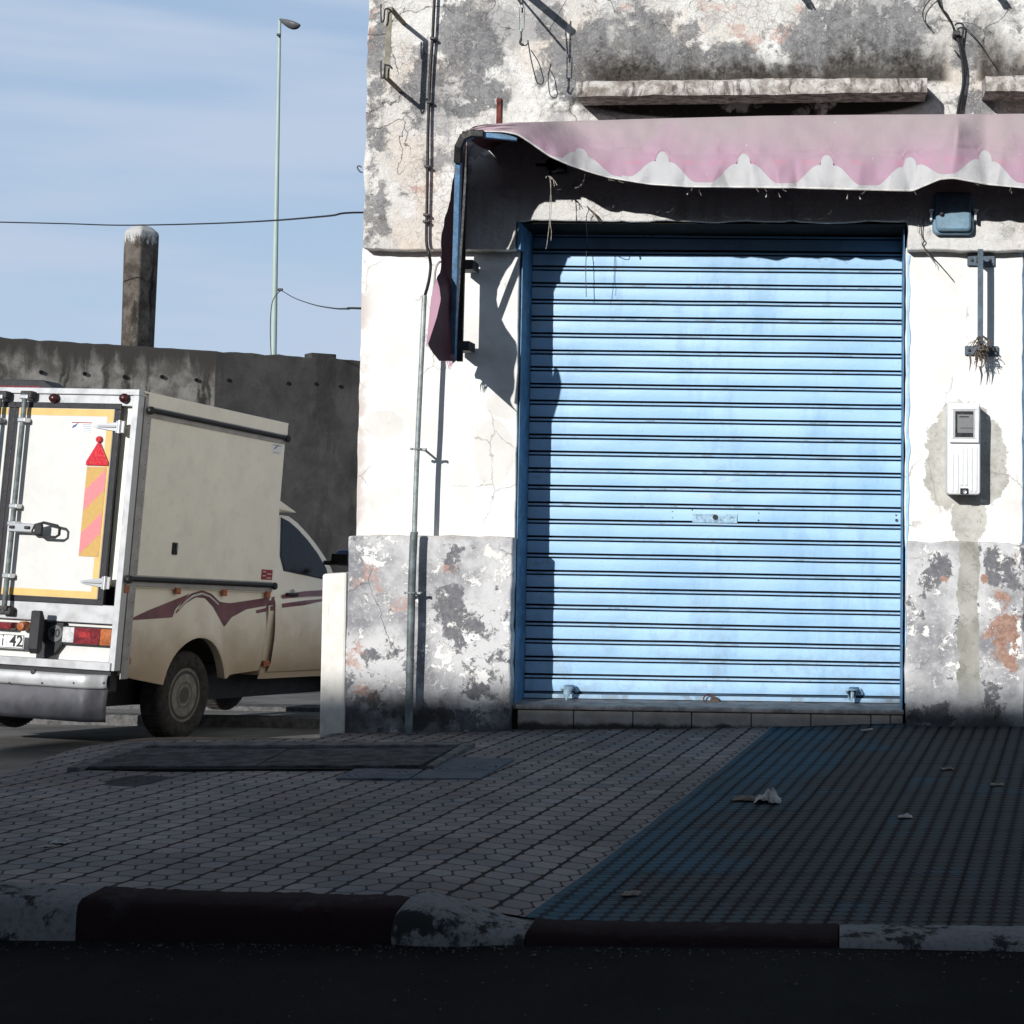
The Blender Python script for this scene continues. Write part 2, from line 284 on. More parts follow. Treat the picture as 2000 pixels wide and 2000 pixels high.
    led = n.st(Z, .925, .94); col = n.mix(n.ma('MULTIPLY', led, .7), col, (.42, .37, .31))
    # darker towards the pavement
    sp = n.st(n.ma('ADD', n.st(Z, .36, .0), n.ma('MULTIPLY', n.ma('SUBTRACT', med, .5), 1.6)), .35, 1.15)
    col = n.mix(n.ma('MULTIPLY', sp, .9), col, (.035, .031, .028))
    ck = n.ma('MULTIPLY', n.st(n.voro(2.0, vec=n.warp(.08, 6, det=7)), .006, .002), n.st(n.noise(2.5, 3, .5), .54, .62)); col = n.mix(n.ma('MULTIPLY', ck, .6), col, (.10, .08, .07))
    n.col(col); n.bump(n.ma('ADD', n.ma('MULTIPLY', wm, .6), n.ma('ADD', n.ma('MULTIPLY', fine, .5), n.ma('SUBTRACT', med, ck))), .55, .007); return n.m
def mat_concrete(name, c1, c2, streak=.6, sc=1.0, top=None):
    n = NT(name, .92, .15); w = n.warp(.1, 3, det=5)
    a = n.noise(3*sc, 7, .65, w); s_ = n.noise(5*sc, 6, .65, n.scale(w, (1, 1, .12))); f = n.noise(24*sc, 5, .7)
    col = n.mix(n.st(a, .35, .65), c1, c2); col = n.mix(n.ma('MULTIPLY', n.st(s_, .5, .66), streak), col, tuple(x*.22 for x in c1))
    col = n.mix(n.ma('MULTIPLY', n.st(f, .55, .7), .35), col, tuple(x*.5 for x in c1))
    if top is not None:
        z0, z1, k = top; m = n.st(n.ma('ADD', n.sep()[2], n.ma('MULTIPLY', n.ma('SUBTRACT', s_, .5), 1.1)), z0, z1)
        col = n.mix(m, col, k)
    n.col(col); n.bump(n.ma('ADD', a, n.ma('MULTIPLY', f, .6)), .5, .012); return n.m
M_up, M_mid, M_pl = mat_upper(), mat_mid(), mat_plinth()
M_ledge = mat_concrete('lichen_stained_concrete', (.22, .19, .165), (.56, .53, .50), .8, 6)
# --- shutter paint
def mat_shutter():
    n = NT('sky_blue_shutter_paint', .42, .35); w = n.warp(.02, 12)
    X, Y_, Z = n.sep()[:]
    a = n.noise(4, 6, .6, n.scale(w, (.5, 1, 1))); f = n.noise(60, 5, .7, n.scale(n.P, (.35, 1, 1)))
    col = n.mix(n.st(a, .35, .68), (.37, .575, .785), (.30, .495, .70))
    col = n.mix(n.ma('MULTIPLY', n.blobs(w, [wb(1300, 1130, 90, 110, .28), wb(1180, 1180, 60, 60, .28)], .1), .22), col, (.16, .33, .55))
    sz_ = n.noise(5, 6, .68, n.scale(w, (1, 1, .25))); col = n.mix(n.ma('MULTIPLY', n.st(sz_, .50, .66), .38), col, (.19, .33, .48))
    col = n.mix(n.ma('MULTIPLY', n.st(n.noise(70, 5, .75), .62, .68), .45), col, (.13, .20, .27))
    col = n.mix(n.ma('MULTIPLY', n.ma('MULTIPLY', n.st(Z, .95, .2), n.st(n.noise(8, 7, .7), .46, .64)), .35), col, (.22, .27, .31))
    rib = n.st(n.sep()[1], .2746, .2737)            # the proud rib on each slat is rubbed and dirty
    col = n.mix(n.ma('MULTIPLY', rib, n.st(f, .40, .58)), col, (.40, .54, .66))
    col = n.mix(n.ma('MULTIPLY', n.ma('MULTIPLY', rib, n.st(n.noise(9, 4, .6), .54, .62)), .5), col, (.17, .20, .21))
    col = n.mix(n.ma('MULTIPLY', n.st(n.noise(3, 7, .65, n.scale(w, (.6, 1, 1.6))), .52, .66), .3), col, (.22, .38, .55))
    gr = n.st(n.sep()[1], .2818, .2832); col = n.mix(gr, col, (.03, .06, .10))  # groove backs coloured near-black, as shade
    ch = n.st(n.ma('ADD', n.noise(38, 6, .75, n.scale(n.P, (.5, 1, 1))), n.ma('MULTIPLY', n.blobs(n.P, [wb(1375, 1008, 30, 9, .28), wb(1450, 1010, 20, 8, .28)], .2), .16)), .735, .76)
    col = n.mix(ch, col, (.06, .11, .13))
    dt = n.ma('MULTIPLY', n.st(n.ma('ADD', Z, n.ma('MULTIPLY', n.noise(6, 5, .7), .12)), .23, .13), n.st(X, .0, .28)); col = n.mix(dt, col, (.09, .075, .055))
    n.col(col); n.bump(n.ma('ADD', f, n.ma('MULTIPLY', a, 3.)), .25, .004); return n.m
M_sh = mat_shutter()
M_jamb = simple('shaded_blue_paint', (.055, .165, .30), .5, .4, var=.25, sc=12, dirt=((.30, .42, .50), .3))  # blue deepened in the colour to stand for shade in the reveal
M_sill = simple('grey_stone_sill', (.20, .20, .205), .7, .3, var=.3, sc=14, bumpd=.003)
def mat_tiles():
    n = NT('beige_riser_tiles', .6, .35); a = n.noise(9, 6, .65); f = n.noise(70, 4, .7); z = n.sep()[2]
    col = n.mix(n.st(a, .35, .65), (.27, .235, .20), (.36, .32, .285)); col = n.mix(n.ma('MULTIPLY', n.st(f, .55, .7), .4), col, (.16, .13, .11))
    col = n.mix(n.st(n.ma('ADD', z, n.ma('MULTIPLY', n.noise(14, 5, .7), .06)), .062, .035), col, (.03, .026, .023)); n.col(col); return n.m
M_tile = mat_tiles()
M_black = simple('black_rubber', (.012, .012, .013), .55, .35, var=.3)
M_iron = simple('dark_iron', (.03, .032, .036), .6, .4, var=.4, sc=30, dirt=((.12, .06, .035), .5))
M_galv = simple('galvanised_pipe', (.30, .335, .335), .5, .5, .25, var=.25, sc=20, dirt=((.12, .12, .11), .5))
M_pipe2 = simple('weathered_grey_pipe', (.15, .175, .18), .6, .4, .2, var=.3, sc=12, dirt=((.06, .06, .055), .6))
M_bluemetal = simple('blue_painted_tube', (.11, .22, .36), .45, .45, var=.2, sc=18, dirt=((.10, .09, .08), .5))
M_rust = simple('rusty_red_steel', (.13, .035, .025), .8, .2, var=.4, sc=40)
M_boxblue = simple('faded_blue_enamel', (.15, .25, .33), .5, .4, var=.15, sc=12, dirt=((.09, .09, .08), .35))
M_meter = simple('white_meter_plastic', (.66, .67, .68), .45, .4, var=.05, sc=10)
M_glassdark = simple('meter_window', (.03, .032, .036), .25, .3, var=.2)
M_label = simple('pale_grey_label', (.17, .175, .18), .5, var=.08)
M_string = simple('frayed_string', (.35, .32, .28), .9, var=.3, sc=60)
M_drystraw = simple('dry_brown_fibre', (.13, .10, .075), .9, var=.4, sc=50)
# --- pavement
TPHI = math.tan(math.radians(8.4))
PA = at(1511.8, 1420.4, 0)
def skew(n):
    X, Y_, Z = n.sep()[:]; return n.ma('SUBTRACT', X, n.ma('MULTIPLY', Y_, TPHI)), Y_
def mat_hex():
    n = NT('grey_hexagon_pavers', .9, .04); R = .0515; n.P = n.warp(.0045, 11, det=2); u, v = skew(n); v = n.ma('ADD', v, n.ma('MULTIPLY', u, .12))
    px_, py_ = 3*R, math.sqrt(3)*R
    def cell(o1, o2):
        a = n.ma('MULTIPLY', n.ma('SUBTRACT', n.ma('FRACT', n.ma('ADD', n.ma('DIVIDE', u, px_), o1+50.)), .5), px_)
        b = n.ma('MULTIPLY', n.ma('SUBTRACT', n.ma('FRACT', n.ma('ADD', n.ma('DIVIDE', v, py_), o2+50.)), .5), py_)
        return n.comb(a, b, 0)
    A, B = cell(0, 0), cell(.5, .5); la, lb = n.vm('LENGTH', A), n.vm('LENGTH', B); isA = n.ma('LESS_THAN', la, lb)
    mxv = n.t.nodes.new('ShaderNodeMix'); mxv.data_type = 'VECTOR'; n.put(mxv, 0, isA); n.put(mxv, 4, B); n.put(mxv, 5, A); q = mxv.outputs[1]
    qa = n.vm('ABSOLUTE', q); sx, sy, _ = n.sep(qa)[:]
    hd = n.ma('MAXIMUM', sy, n.ma('ADD', n.ma('MULTIPLY', sy, .5), n.ma('MULTIPLY', sx, .866)))
    edge = n.st(n.ma('DIVIDE', hd, R*.866), .90, .97)
    node = n.st(n.ma('DIVIDE', sx, R), .82, .90)
    jt = n.ma('ABSOLUTE', n.ma('SUBTRACT', n.ma('FRACT', n.ma('ADD', n.ma('DIVIDE', u, px_), 50.25)), .5)); joint = n.st(jt, .495, .475); jn = n.st(jt, .042, .026)
    g = n.ma('MAXIMUM', n.ma('MULTIPLY', edge, .85), n.ma('MAXIMUM', node, jn))
    cid = n.vm('SUBTRACT', n.comb(u, v, 0), q); wn = n.t.nodes.new('ShaderNodeTexWhiteNoise'); n.put(wn, 0, n.vm('SNAP', n.vm('ADD', cid, (.011, .013, 0)), (.02, .02, .02)))
    big = n.noise(1.1, 5, .6); f = n.noise(55, 5, .7)
    col = n.mix(n.st(big, .35, .68), (.165, .149, .143), (.280, .254, .242)); col = n.mix(n.ma('MULTIPLY', wn.outputs[0], .5), col, (.105, .100, .103)); col = n.mix(n.ma('MULTIPLY', n.st(wn.outputs[0], .90, .99), .5), col, (.30, .29, .29))
    col = n.mix(n.ma('MULTIPLY', n.st(n.noise(4, 5, .6), .52, .62), .35), col, (.13, .155, .185))
    col = n.mix(n.ma('MULTIPLY', n.st(f, .5, .75), .4), col, (.07, .065, .065))
    col = n.mix(n.ma('MULTIPLY', n.st(n.noise(2.6, 6, .7), .60, .72), .5), col, (.075, .07, .07))
    po = onz(262, 1527, -.03); col = n.mix(n.st(n.ma('ADD', n.blob(n.warp(.05, 9), (po.x, po.y, 0), (.15, .22, 9), .4), n.ma('MULTIPLY', n.noise(9), .0)), .3, .5), col, (.05, .05, .052))
    col = n.mix(g, col, (.026, .020, .020)); n.col(col)
    n.bump(n.ma('ADD', n.ma('MULTIPLY', g, -1.), n.ma('MULTIPLY', f, .25)), .7, .006); return n.m
def mat_dots():
    n = NT('blue_dotted_pavers', .9, .05); u, v = skew(n); a, b = .0565, .0465
    fx = n.ma('MULTIPLY', n.ma('SUBTRACT', n.ma('FRACT', n.ma('ADD', n.ma('DIVIDE', u, a), 50.1)), .5), a)
    fy = n.ma('MULTIPLY', n.ma('SUBTRACT', n.ma('FRACT', n.ma('ADD', n.ma('DIVIDE', v, b), 50.)), .5), b)
    d = n.vm('LENGTH', n.comb(n.ma('MULTIPLY', fx, .95), fy, 0)); dot = n.st(d, .0238, .0205)
    jt = n.ma('ABSOLUTE', n.ma('SUBTRACT', n.ma('FRACT', n.ma('ADD', n.ma('DIVIDE', u, a*6), 50.017)), .5)); jn = n.st(jt, .012, .006)
    jv = n.ma('ABSOLUTE', n.ma('SUBTRACT', n.ma('FRACT', n.ma('ADD', n.ma('DIVIDE', v, b*7), 50.)), .5)); jn = n.ma('MAXIMUM', jn, n.st(jv, .012, .006))
    tid = n.t.nodes.new('ShaderNodeTexWhiteNoise'); n.put(tid, 0, n.comb(n.ma('FLOOR', n.ma('ADD', n.ma('DIVIDE', u, a*6), 50.517)), n.ma('FLOOR', n.ma('ADD', n.ma('DIVIDE', v, b*7), 50.5)), 0)); tidv = tid.outputs[0]
    X = n.sep()[0]; big = n.noise(2.1, 6, .65); f = n.noise(60, 5, .7)
    worn = n.st(n.ma('ADD', n.ma('ADD', big, n.ma('MULTIPLY', tidv, .30)), n.ma('MULTIPLY', n.st(u, -.35, .75), .32)), .56, .92)
    col = n.mix(worn, (.046, .090, .122), (.062, .064, .065)); col = n.mix(n.ma('MULTIPLY', n.st(f, .45, .7), .35), col, (.05, .055, .06))
    gr = n.mix(n.ma('MULTIPLY', n.st(worn, .7, .1), .35), (.022, .020, .022), (.024, .055, .078))
    col = n.mix(dot, gr, col); col = n.mix(jn, col, (.010, .009, .010))
    n.col(col); n.bump(n.ma('ADD', n.ma('SUBTRACT', dot, jn), n.ma('MULTIPLY', f, .2)), .7, .004); return n.m
M_hex, M_dots = mat_hex(), mat_dots()
def mat_asphalt(name, c, k=1):
    n = NT(name, .95, .03); a = n.noise(1.2, 6, .6); f = n.noise(90, 5, .8); v = n.voro(160, 'F1')
    col = n.mix(n.st(a, .35, .65), tuple(x*.75 for x in c), tuple(x*1.3 for x in c)); col = n.mix(n.ma('MULTIPLY', n.st(v, .25, .1), .35), col, tuple(x*2.6 for x in c))
    n.col(col); n.bump(n.ma('ADD', f, v), .6, .006*k); return n.m
M_road = mat_asphalt('worn_asphalt', (.013, .0127, .013))
M_street = mat_asphalt('dusty_side_street', (.18, .176, .168))
M_slab = simple('dark_concrete_slab', (.065, .066, .068), .92, .04, var=.35, sc=12, dirt=((.02, .02, .02), .6), bumpd=.004)
M_rim = simple('grey_concrete_rim', (.12, .118, .118), .92, .04, var=.3, sc=15, bumpd=.004)
M_soilshade = simple('dark_soil_and_shade', (.012, .011, .010), .95, .1)  # near-black fill for joints, and for shade put into gaps and lintel
M_dirt = simple('brown_earth_pavement', (.12, .092, .072), .95, .1, var=.3, sc=4, bumpd=.01)
def mat_kerb(name, paint, bare, thr):
    n = NT(name, .93, .05); w = n.warp(.03, 14, det=5); a = n.noise(7, 8, .72, w); f = n.noise(60, 5, .7)
    col = n.mix(n.st(a, thr, thr+.07), paint, bare); col = n.mix(n.ma('MULTIPLY', n.st(f, .45, .7), .4), col, tuple(x*.5 for x in bare)); n.col(col)
    n.bump(n.ma('ADD', a, n.ma('MULTIPLY', f, .5)), .6, .01); return n.m
M_kw = mat_kerb('whitewashed_kerb', (.17, .173, .178), (.028, .028, .029), .50)
M_kd = mat_kerb('dark_maroon_kerb', (.018, .010, .011), (.026, .023, .023), .55)
def mat_pier():
    n = NT('whitewashed_cement', .92, .1); a = n.noise(9, 8, .7); z = n.sep()[2]; f = n.noise(50, 5, .7, n.scale(n.P, (1, 1, .3)))
    col = n.mix(n.st(a, .35, .65), (.76, .74, .69), (.66, .63, .57)); col = n.mix(n.ma('MULTIPLY', n.st(f, .55, .68), .4), col, (.45, .42, .38))
    d = n.st(n.ma('ADD', z, n.ma('MULTIPLY', n.ma('SUBTRACT', a, .5), .9)), .22, -.10); col = n.mix(n.ma('MULTIPLY', d, .6), col, (.30, .25, .19)); n.col(col); n.bump(n.ma('ADD', a, n.ma('MULTIPLY', f, .4)), .5, .008); return n.m
M_whitepost = mat_pier()
# --- cloth
def mat_cloth(name, c, fade, inner, z0=2.74, z1=2.9):
    n = NT(name, .6, .25); w = n.warp(.02, 5, det=1); z = n.sep()[2]; a = n.noise(5, 4, .55, n.scale(w, (1, 1, .7))); f = n.noise(50, 4, .7)
    col = n.mix(n.ma('MULTIPLY', n.st(n.ma('ADD', z, n.ma('MULTIPLY', n.ma('SUBTRACT', a, .5), .42)), z0-.06, z1+.07), .9), c, fade)
    col = n.mix(n.ma('MULTIPLY', n.st(a, .35, .65), .25), col, tuple(x*.8 for x in c))
    band = n.blob(n.P, (0, 0, z0+.005), (9, 9, .016), .3); col = n.mix(n.ma('MULTIPLY', n.ma('MULTIPLY', band, n.st(n.noise(20, 5, .7, n.scale(n.P, (.6, 1, 1))), .48, .6)), .5), col, (.46, .20, .24))
    col = n.mix(n.ma('MULTIPLY', n.st(n.noise(3, 7, .7, w), .50, .64), .35), col, (.30, .27, .26))
    col = n.mix(n.ma('MULTIPLY', n.st(n.noise(18, 6, .7, n.scale(n.P, (1, 1, .12))), .56, .68), .25), col, (.26, .20, .20))
    fk = n.ma('MULTIPLY', n.st(n.noise(26, 6, .8), .675, .70), .9); col = n.mix(fk, col, (.85, .85, .85))
    dk = n.ma('MULTIPLY', n.st(n.noise(14, 6, .8), .68, .73), .5); col = n.mix(dk, col, (.33, .24, .18))
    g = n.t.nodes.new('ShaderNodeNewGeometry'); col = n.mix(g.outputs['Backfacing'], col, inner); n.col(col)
    n.bump(n.ma('ADD', n.noise(4, 4, .5), n.ma('MULTIPLY', f, .08)), .5, .03); return n.m
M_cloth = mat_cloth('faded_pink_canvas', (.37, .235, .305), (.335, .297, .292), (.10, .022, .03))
M_border = mat_cloth('white_canvas_border', (.43, .43, .435), (.43, .43, .435), (.10, .04, .04), 9, 10)
M_hem = simple('frayed_white_hem', (.62, .60, .57), .85, var=.15, sc=30)
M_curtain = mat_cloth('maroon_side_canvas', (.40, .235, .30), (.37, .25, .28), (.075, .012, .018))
# --- vehicle
M_cream = None
def mat_body():
    n = NT('cream_vehicle_paint', .38, .45); z = n.sep()[2]; a = n.noise(2.2, 6, .6); f = n.noise(30, 5, .7)
    col = n.mix(n.st(a, .3, .7), (.84, .77, .645), (.78, .71, .585))
    d = n.st(n.ma('ADD', z, n.ma('MULTIPLY', n.ma('SUBTRACT', n.noise(3.5, 6, .65), .5), .55)), 1.18, .45)   # road grime thrown up low down
    col = n.mix(n.ma('MULTIPLY', d, .85), col, (.40, .285, .18)); n.col(col); n.put(n.b, 'Roughness', n.ma('ADD', n.ma('MULTIPLY', d, .4), .36)); return n.m
M_cream = mat_body()
M_panel = simple('off_white_panel', (.86, .81, .70), .42, .4, var=.03, sc=3, dirt=((.60, .56, .48), .25))
M_door = simple('white_door_panel', (.585, .58, .56), .45, .35, var=.03, sc=3, dirt=((.62, .60, .55), .3))
M_alu = simple('brushed_aluminium', (.46, .465, .475), .42, .4, .35, var=.03, sc=1.2, dirt=((.33, .32, .30), .35))
M_alud = simple('dull_grey_metal', (.36, .345, .335), .6, .4, .3, var=.12, sc=8)
_c = NT('chromed_steel', .32, .5, .8); _c.col((.62, .63, .64)); M_chrome = _c.m
M_seal = simple('black_door_seal', (.022, .022, .026), .6, .35, var=.2)
M_yel = simple('yellow_reflective_tape', (.62, .42, .15), .5, .4, var=.05)
M_pinkr = simple('pink_reflective_sheet', (.66, .20, .21), .45, .4, var=.05, sc=40)
M_ochre = simple('ochre_reflective_sheet', (.50, .31, .09), .45, .4, var=.05, sc=40)
M_red = simple('red_reflector', (.50, .02, .03), .25, .6, var=.1)
M_redlens = simple('red_tail_lens', (.17, .022, .028), .2, .6, var=.3, sc=25)
M_orange = simple('amber_lens', (.34, .10, .03), .3, .5, var=.2)
M_darkred = simple('dark_red_lens', (.045, .008, .009), .3, .4)
M_clear = simple('clear_lens', (.55, .55, .56), .2, .6, var=.15, sc=20)
M_flap = simple('dark_grey_bumper_panel', (.085, .085, .097), .5, .4, .2, var=.2, sc=1.6, dirt=((.12, .12, .125), .3))
M_decal = simple('maroon_stripe', (.155, .045, .05), .4, .4, var=.25, sc=6)
M_decal2 = simple('pale_grey_stripe', (.55, .53, .50), .4, .4, var=.1)
M_tyre = simple('dusty_tyre', (.045, .041, .038), .9, .2, var=.3, sc=20)
M_rimst = simple('steel_wheel', (.25, .23, .20), .5, .45, .2, var=.15, sc=15, dirt=((.12, .09, .06), .4))
M_glass = simple('tinted_window', (.008, .008, .009), .22, .12, var=.3)
M_white = simple('white_plate', (.75, .75, .74), .5, var=.03)
M_text = simple('black_lettering', (.02, .02, .02), .5, var=.1)
M_darkblue = simple('dark_blue_shell', (.035, .06, .15), .3, .5, var=.1)
M_txtred = simple('small_red_print', (.30, .03, .03), .5)
M_txtblue = simple('small_blue_print', (.10, .14, .30), .5)
# ================================================================ ground
zw = [(-2.6, -.042), (-2.43, -.037), (-1.585, -.015), (-.8, .0), (.322, .043), (3, .05)]
zk = [(-3.2, .0), (-2.35, -.012), (-1.9, -.026), (-1.2, -.031), (-.78, -.088), (.5, -.080), (3, -.08)]
def zside(X, Y):
    t = (Y+.09)/-3.59
    return lerp(interp(zw, X), interp(zk, X), max(0, t)) if t > 0 else interp(zw, X)
def og(px, py, dz=0):     # a point of the pavement seen at that place
    z = 0.
    for _ in range(12):
        p = onz(px, py, z); z = zside(p.x, p.y)+dz
    return Vector((p.x, p.y, z))
def xA(Y): return PA.x+TPHI*(Y-PA.y)
# outline of the corner, walked from the kerb on the left to the wall
corner = [og(*p) for p in ((-560, 1722), (-420, 1640), (-220, 1560), (-90, 1531), (0, 1516), (30, 1504), (68, 1489), (100, 1476), (135, 1466), (165, 1458), (199, 1454), (250, 1449), (310, 1447), (414, 1445), (520, 1443), (632, 1441))]
def leftX(Y):
    pts = sorted([(p.y, p.x) for p in corner]); return interp(pts, Y)
ymax = max(p.y for p in corner)
mb = MB()
ys = [-3.68+i*.06 for i in range(int((ymax+3.68)/.06))]+[ymax]
def fcol(i, j, nx=70):
    Y = ys[i]; x0 = leftX(Y); x1 = xA(Y); X = lerp(x0, x1, j/nx); return Vector((X, Y, zside(X, Y)+.004*nz(X, Y, 0, 3)))
V = [fcol(i, j) for i in range(len(ys)) for j in range(71)]
mb.add(V, [(i*71+j, i*71+j+1, (i+1)*71+j+1, (i+1)*71+j) for i in range(len(ys)-1) for j in range(70)])
# strip between the last row and the wall on the right of the corner
def fstrip(u, v):
    X = lerp(corner[-1].x-.02, xA(ymax), u); Y = lerp(ymax, .05, v); X += TPHI*(Y-ymax) if u > .5 else 0; return Vector((X, Y, zside(X, Y)+.004*nz(X, Y, 0, 3)*(1-v)))
mb.grid(fstrip, 60, 4)
# skirt round the outer edge
E_ = [Vector((leftX(y), y, zside(leftX(y), y)+.004*nz(leftX(y), y, 0, 3))) for y in ys]+[Vector((corner[-1].x-.02, ymax, zside(corner[-1].x, ymax)))]
mb.add(E_+[e-Vector((0, 0, .5)) for e in E_], [(i, i+1, len(E_)+i+1, len(E_)+i) for i in range(len(E_)-1)])
o = build(mb, 'sidewalk', M_hex, smooth=.6); tag(o, kind='structure')
mb = MB()
def fd(u, v):
    Y = lerp(-3.68, .05, v); X = lerp(xA(Y), 4.5, u); return Vector((X, Y, zside(X, Y)+.004*nz(X, Y, 0, 3)-.0))
mb.grid(fd, 80, 60); o = build(mb, 'blue_sidewalk', M_dots, smooth=.6); tag(o, kind='structure')
# road: near carriageway, falling away down the side street on the left
def zroad(X, Y):
    z0 = interp([(-4, -.15), (-2.0, -.122), (-.8, -.108), (.5, -.098), (4, -.09)], X)
    t = sm(-3.9, 4.6, Y)
    z = z0+(-.742-z0)*t
    if Y > 4.6: z = -.742-(Y-4.6)*.058 if Y < 38 else -2.68
    return z
mb = MB()
xs = [-400, -150, -60, -30, -20]+[-14+i*.35 for i in range(60)]+[9, 14, 30, 60, 150, 400]
yy = [-400, -150, -60, -30, -20, -14, -10]+[-7+i*.35 for i in range(75)]+[22, 26, 32, 40, 60, 150, 600]
V = [Vector((x, y, zroad(x, y)+(.004*nz(x, y, 3, 2) if abs(x) < 20 and abs(y) < 20 else 0))) for x in xs for y in yy]
ny = len(yy); mb.add(V, [(i*ny+j, (i+1)*ny+j, (i+1)*ny+j+1, i*ny+j+1) for i in range(len(xs)-1) for j in range(ny-1)])
o = build(mb, 'road', M_road, smooth=3); tag(o, kind='structure')
mb = MB()
def fs_(u, v):
    Y = lerp(.55, 60, v**2.2); X = lerp(-13-2*v*8, 1.5+v*6, u)
    if Y < 1.4: Y = .55+.5*nz(X, 0, 0, .7)*0+Y-.55
    return Vector((X, Y, zroad(X, Y)+.006))
mb.grid(fs_, 60, 90); o = build(mb, 'side_street', M_street, smooth=3); tag(o, kind='structure')
# brown pavement beside the flank of the shop
mb = MB()
b0 = [og(393, 1445), None, None]
def fb(u, v):
    Y = lerp(-.1, 9, v); xl = lerp(-3.75, -2.95, sm(0, 5, Y)); X = lerp(xl, -2.3, u)
    z = lerp(-.13, -.58, sm(-.2, 4.2, Y))-max(0, Y-4)*.05; return Vector((X, Y, z+.01*nz(X, Y, 0, 4)))
mb.grid(fb, 16, 60); o = build(mb, 'flank_pavement', M_dirt, smooth=3); tag(o, kind='structure')
# pale painted lines and far kerb across the side street
mb = MB()
for Ya, Yb, dz, h in ((6.6, 6.75, .0, .10), (9.2, 9.5, .0, .05)):
    mb.box(-14, 2, Ya, Yb, zroad(-5, Ya)-.1, zroad(-5, Ya)+h)
o = build(mb, 'far_kerb', M_rim, bevel=.01); tag(o, kind='structure')
# ---- kerb stones
def kerb(p0, p1, mat, label, z0=None, roundleft=0, seed=0, front=None):
    """between two X positions; tops follow the pavement"""
    (xa, xb) = p0, p1; n_ = 90; rings = []
    for i in range(n_+1):
        t = i/n_; X = lerp(xa, xb, t); zt = interp(zk, X)+.006
        if roundleft: zt = lerp(-.012, -.083, sm(.12, 1, t)); 
        zb = zroad(X, -3.9)-.12; yi, yo = -3.672, -3.855-.006
        if roundleft: yo -= .025*math.sin(min(1, t*1.3)*math.pi)+.01
        e = 0
        if roundleft and t < .10: e = (1-math.sqrt(max(0, 1-((.10-t)/.10)**2)))*.055
        j = lambda k: .004*nz(X*9, k*3.1+seed, 0)+.0035*nz(X*34, k*5.7+seed, 2)-.006*max(0, nz(X*16, k*2.2, seed+3)-.25)
        r = [(X, yi, zb), (X, yi, zt-.004-e+j(1)), (X, yi-.02, zt-e+j(2)), (X, lerp(yi, yo, .5), zt+.002-e+j(3)), (X, yo+.03, zt-.003-e+j(4)), (X, yo+.008, zt-.014-e+j(5)), (X, yo+j(6), zt-.034-e), (X, yo-.002+j(7), lerp(zt, zb, .6)), (X, yo-.004, zb)]
        rings.append(r)
    m = len(rings[0]); mbk = MB(); mbk.add([p for r in rings for p in r], [(i*m+k, (i+1)*m+k, (i+1)*m+k+1, i*m+k+1) for i in range(n_) for k in range(m-1)]+[tuple(range(m)), tuple((n_)*m+k for k in range(m))[::-1]])
    o = build(mbk, 'kerb_stone', mat, smooth=.9); return tag(o, label, 'kerb', 'kerb stones along the pavement edge')
def kx(px, Y=-3.85): return at(px, 1790, Y).x
kerb(-3.1, kx(155)-.004, M_kw, 'whitewashed kerb stone with chipped face at the left corner', seed=1)
kerb(kx(155), kx(772), M_kd, 'long dark kerb stone between the two left whitewashed ones', seed=2)
kerb(kx(768), kx(1026), M_kw, 'short whitewashed kerb stone sloping down like a ramp', roundleft=1, seed=3)
kerb(kx(1029), kx(1640)-.004, M_kd, 'low dark kerb stone in front of the blue paving', seed=4)
kerb(kx(1640), kx(2000)+1.2, M_kw, 'low whitewashed kerb stone at the right edge of the blue paving', seed=5)
mb = MB(); rg = random.Random(21)
for k in range(900):
    t_ = rg.random(); X = rg.uniform(-2.6, 1.0); Y = -3.89-abs(rg.gauss(0, .05 if k < 620 else .45)); r_ = rg.uniform(.0015, .005)*(1.6 if rg.random() > .95 else 1); z = zroad(X, Y)+.002
    c = Vector((X, Y, z)); q_ = [c+Vector((r_*math.cos(a)*rg.uniform(.7, 1.3), r_*math.sin(a)*rg.uniform(.7, 1.3), 0)) for a in (0, 1.57, 3.14, 4.71)]+[c+Vector((0, 0, r_*rg.uniform(.6, 1.1)))]
    mb.add(q_, [(0, 1, 4), (1, 2, 4), (2, 3, 4), (3, 0, 4)])
o = build(mb, 'gutter_grit', simple('pale_grit', (.07, .065, .06), .95, .05, var=.5, sc=80), fix=False); tag(o, 'loose grit and small stones along the foot of the kerb', 'grit', kind='stuff')
# ---- sunken service slabs with their rim
def gquad(pts, dz0, dz1):
    q = [og(*p) for p in pts]; lo4 = [v+Vector((0, 0, dz0)) for v in q]; hi4 = [v+Vector((0, 0, dz1)) for v in q]; return lo4, hi4
e = empty('service_hatch', og(520, 1485), 'dark sunken service hatch of two concrete slabs in the grey paving', 'hatch')
mb = MB(); mb.hexa(*gquad(((150, 1505), (828, 1504), (908, 1462), (268, 1461)), -.01, .006)); build(mb, 'hatch_bed', M_soilshade, e)
mb = MB(); mb.hexa(*gquad(((172, 1504), (496, 1503), (562, 1469), (285, 1468)), .0, .0155)); build(mb, 'slab', M_slab, e, bevel=.003)
mb = MB(); mb.hexa(*gquad(((501, 1503), (818, 1502), (886, 1467), (568, 1469)), .0, .0165)); build(mb, 'slab', M_slab, e, bevel=.003)
mb = MB()
for q in (((130, 1508), (158, 1508), (286, 1464), (262, 1458)), ((262, 1458), (286, 1464.5), (892, 1462.5), (912, 1456.5)), ((830, 1505), (846, 1505), (928, 1459), (904, 1459.5))): mb.hexa(*gquad(q, -.01, .020))
build(mb, 'rim', M_rim, e, bevel=.004)
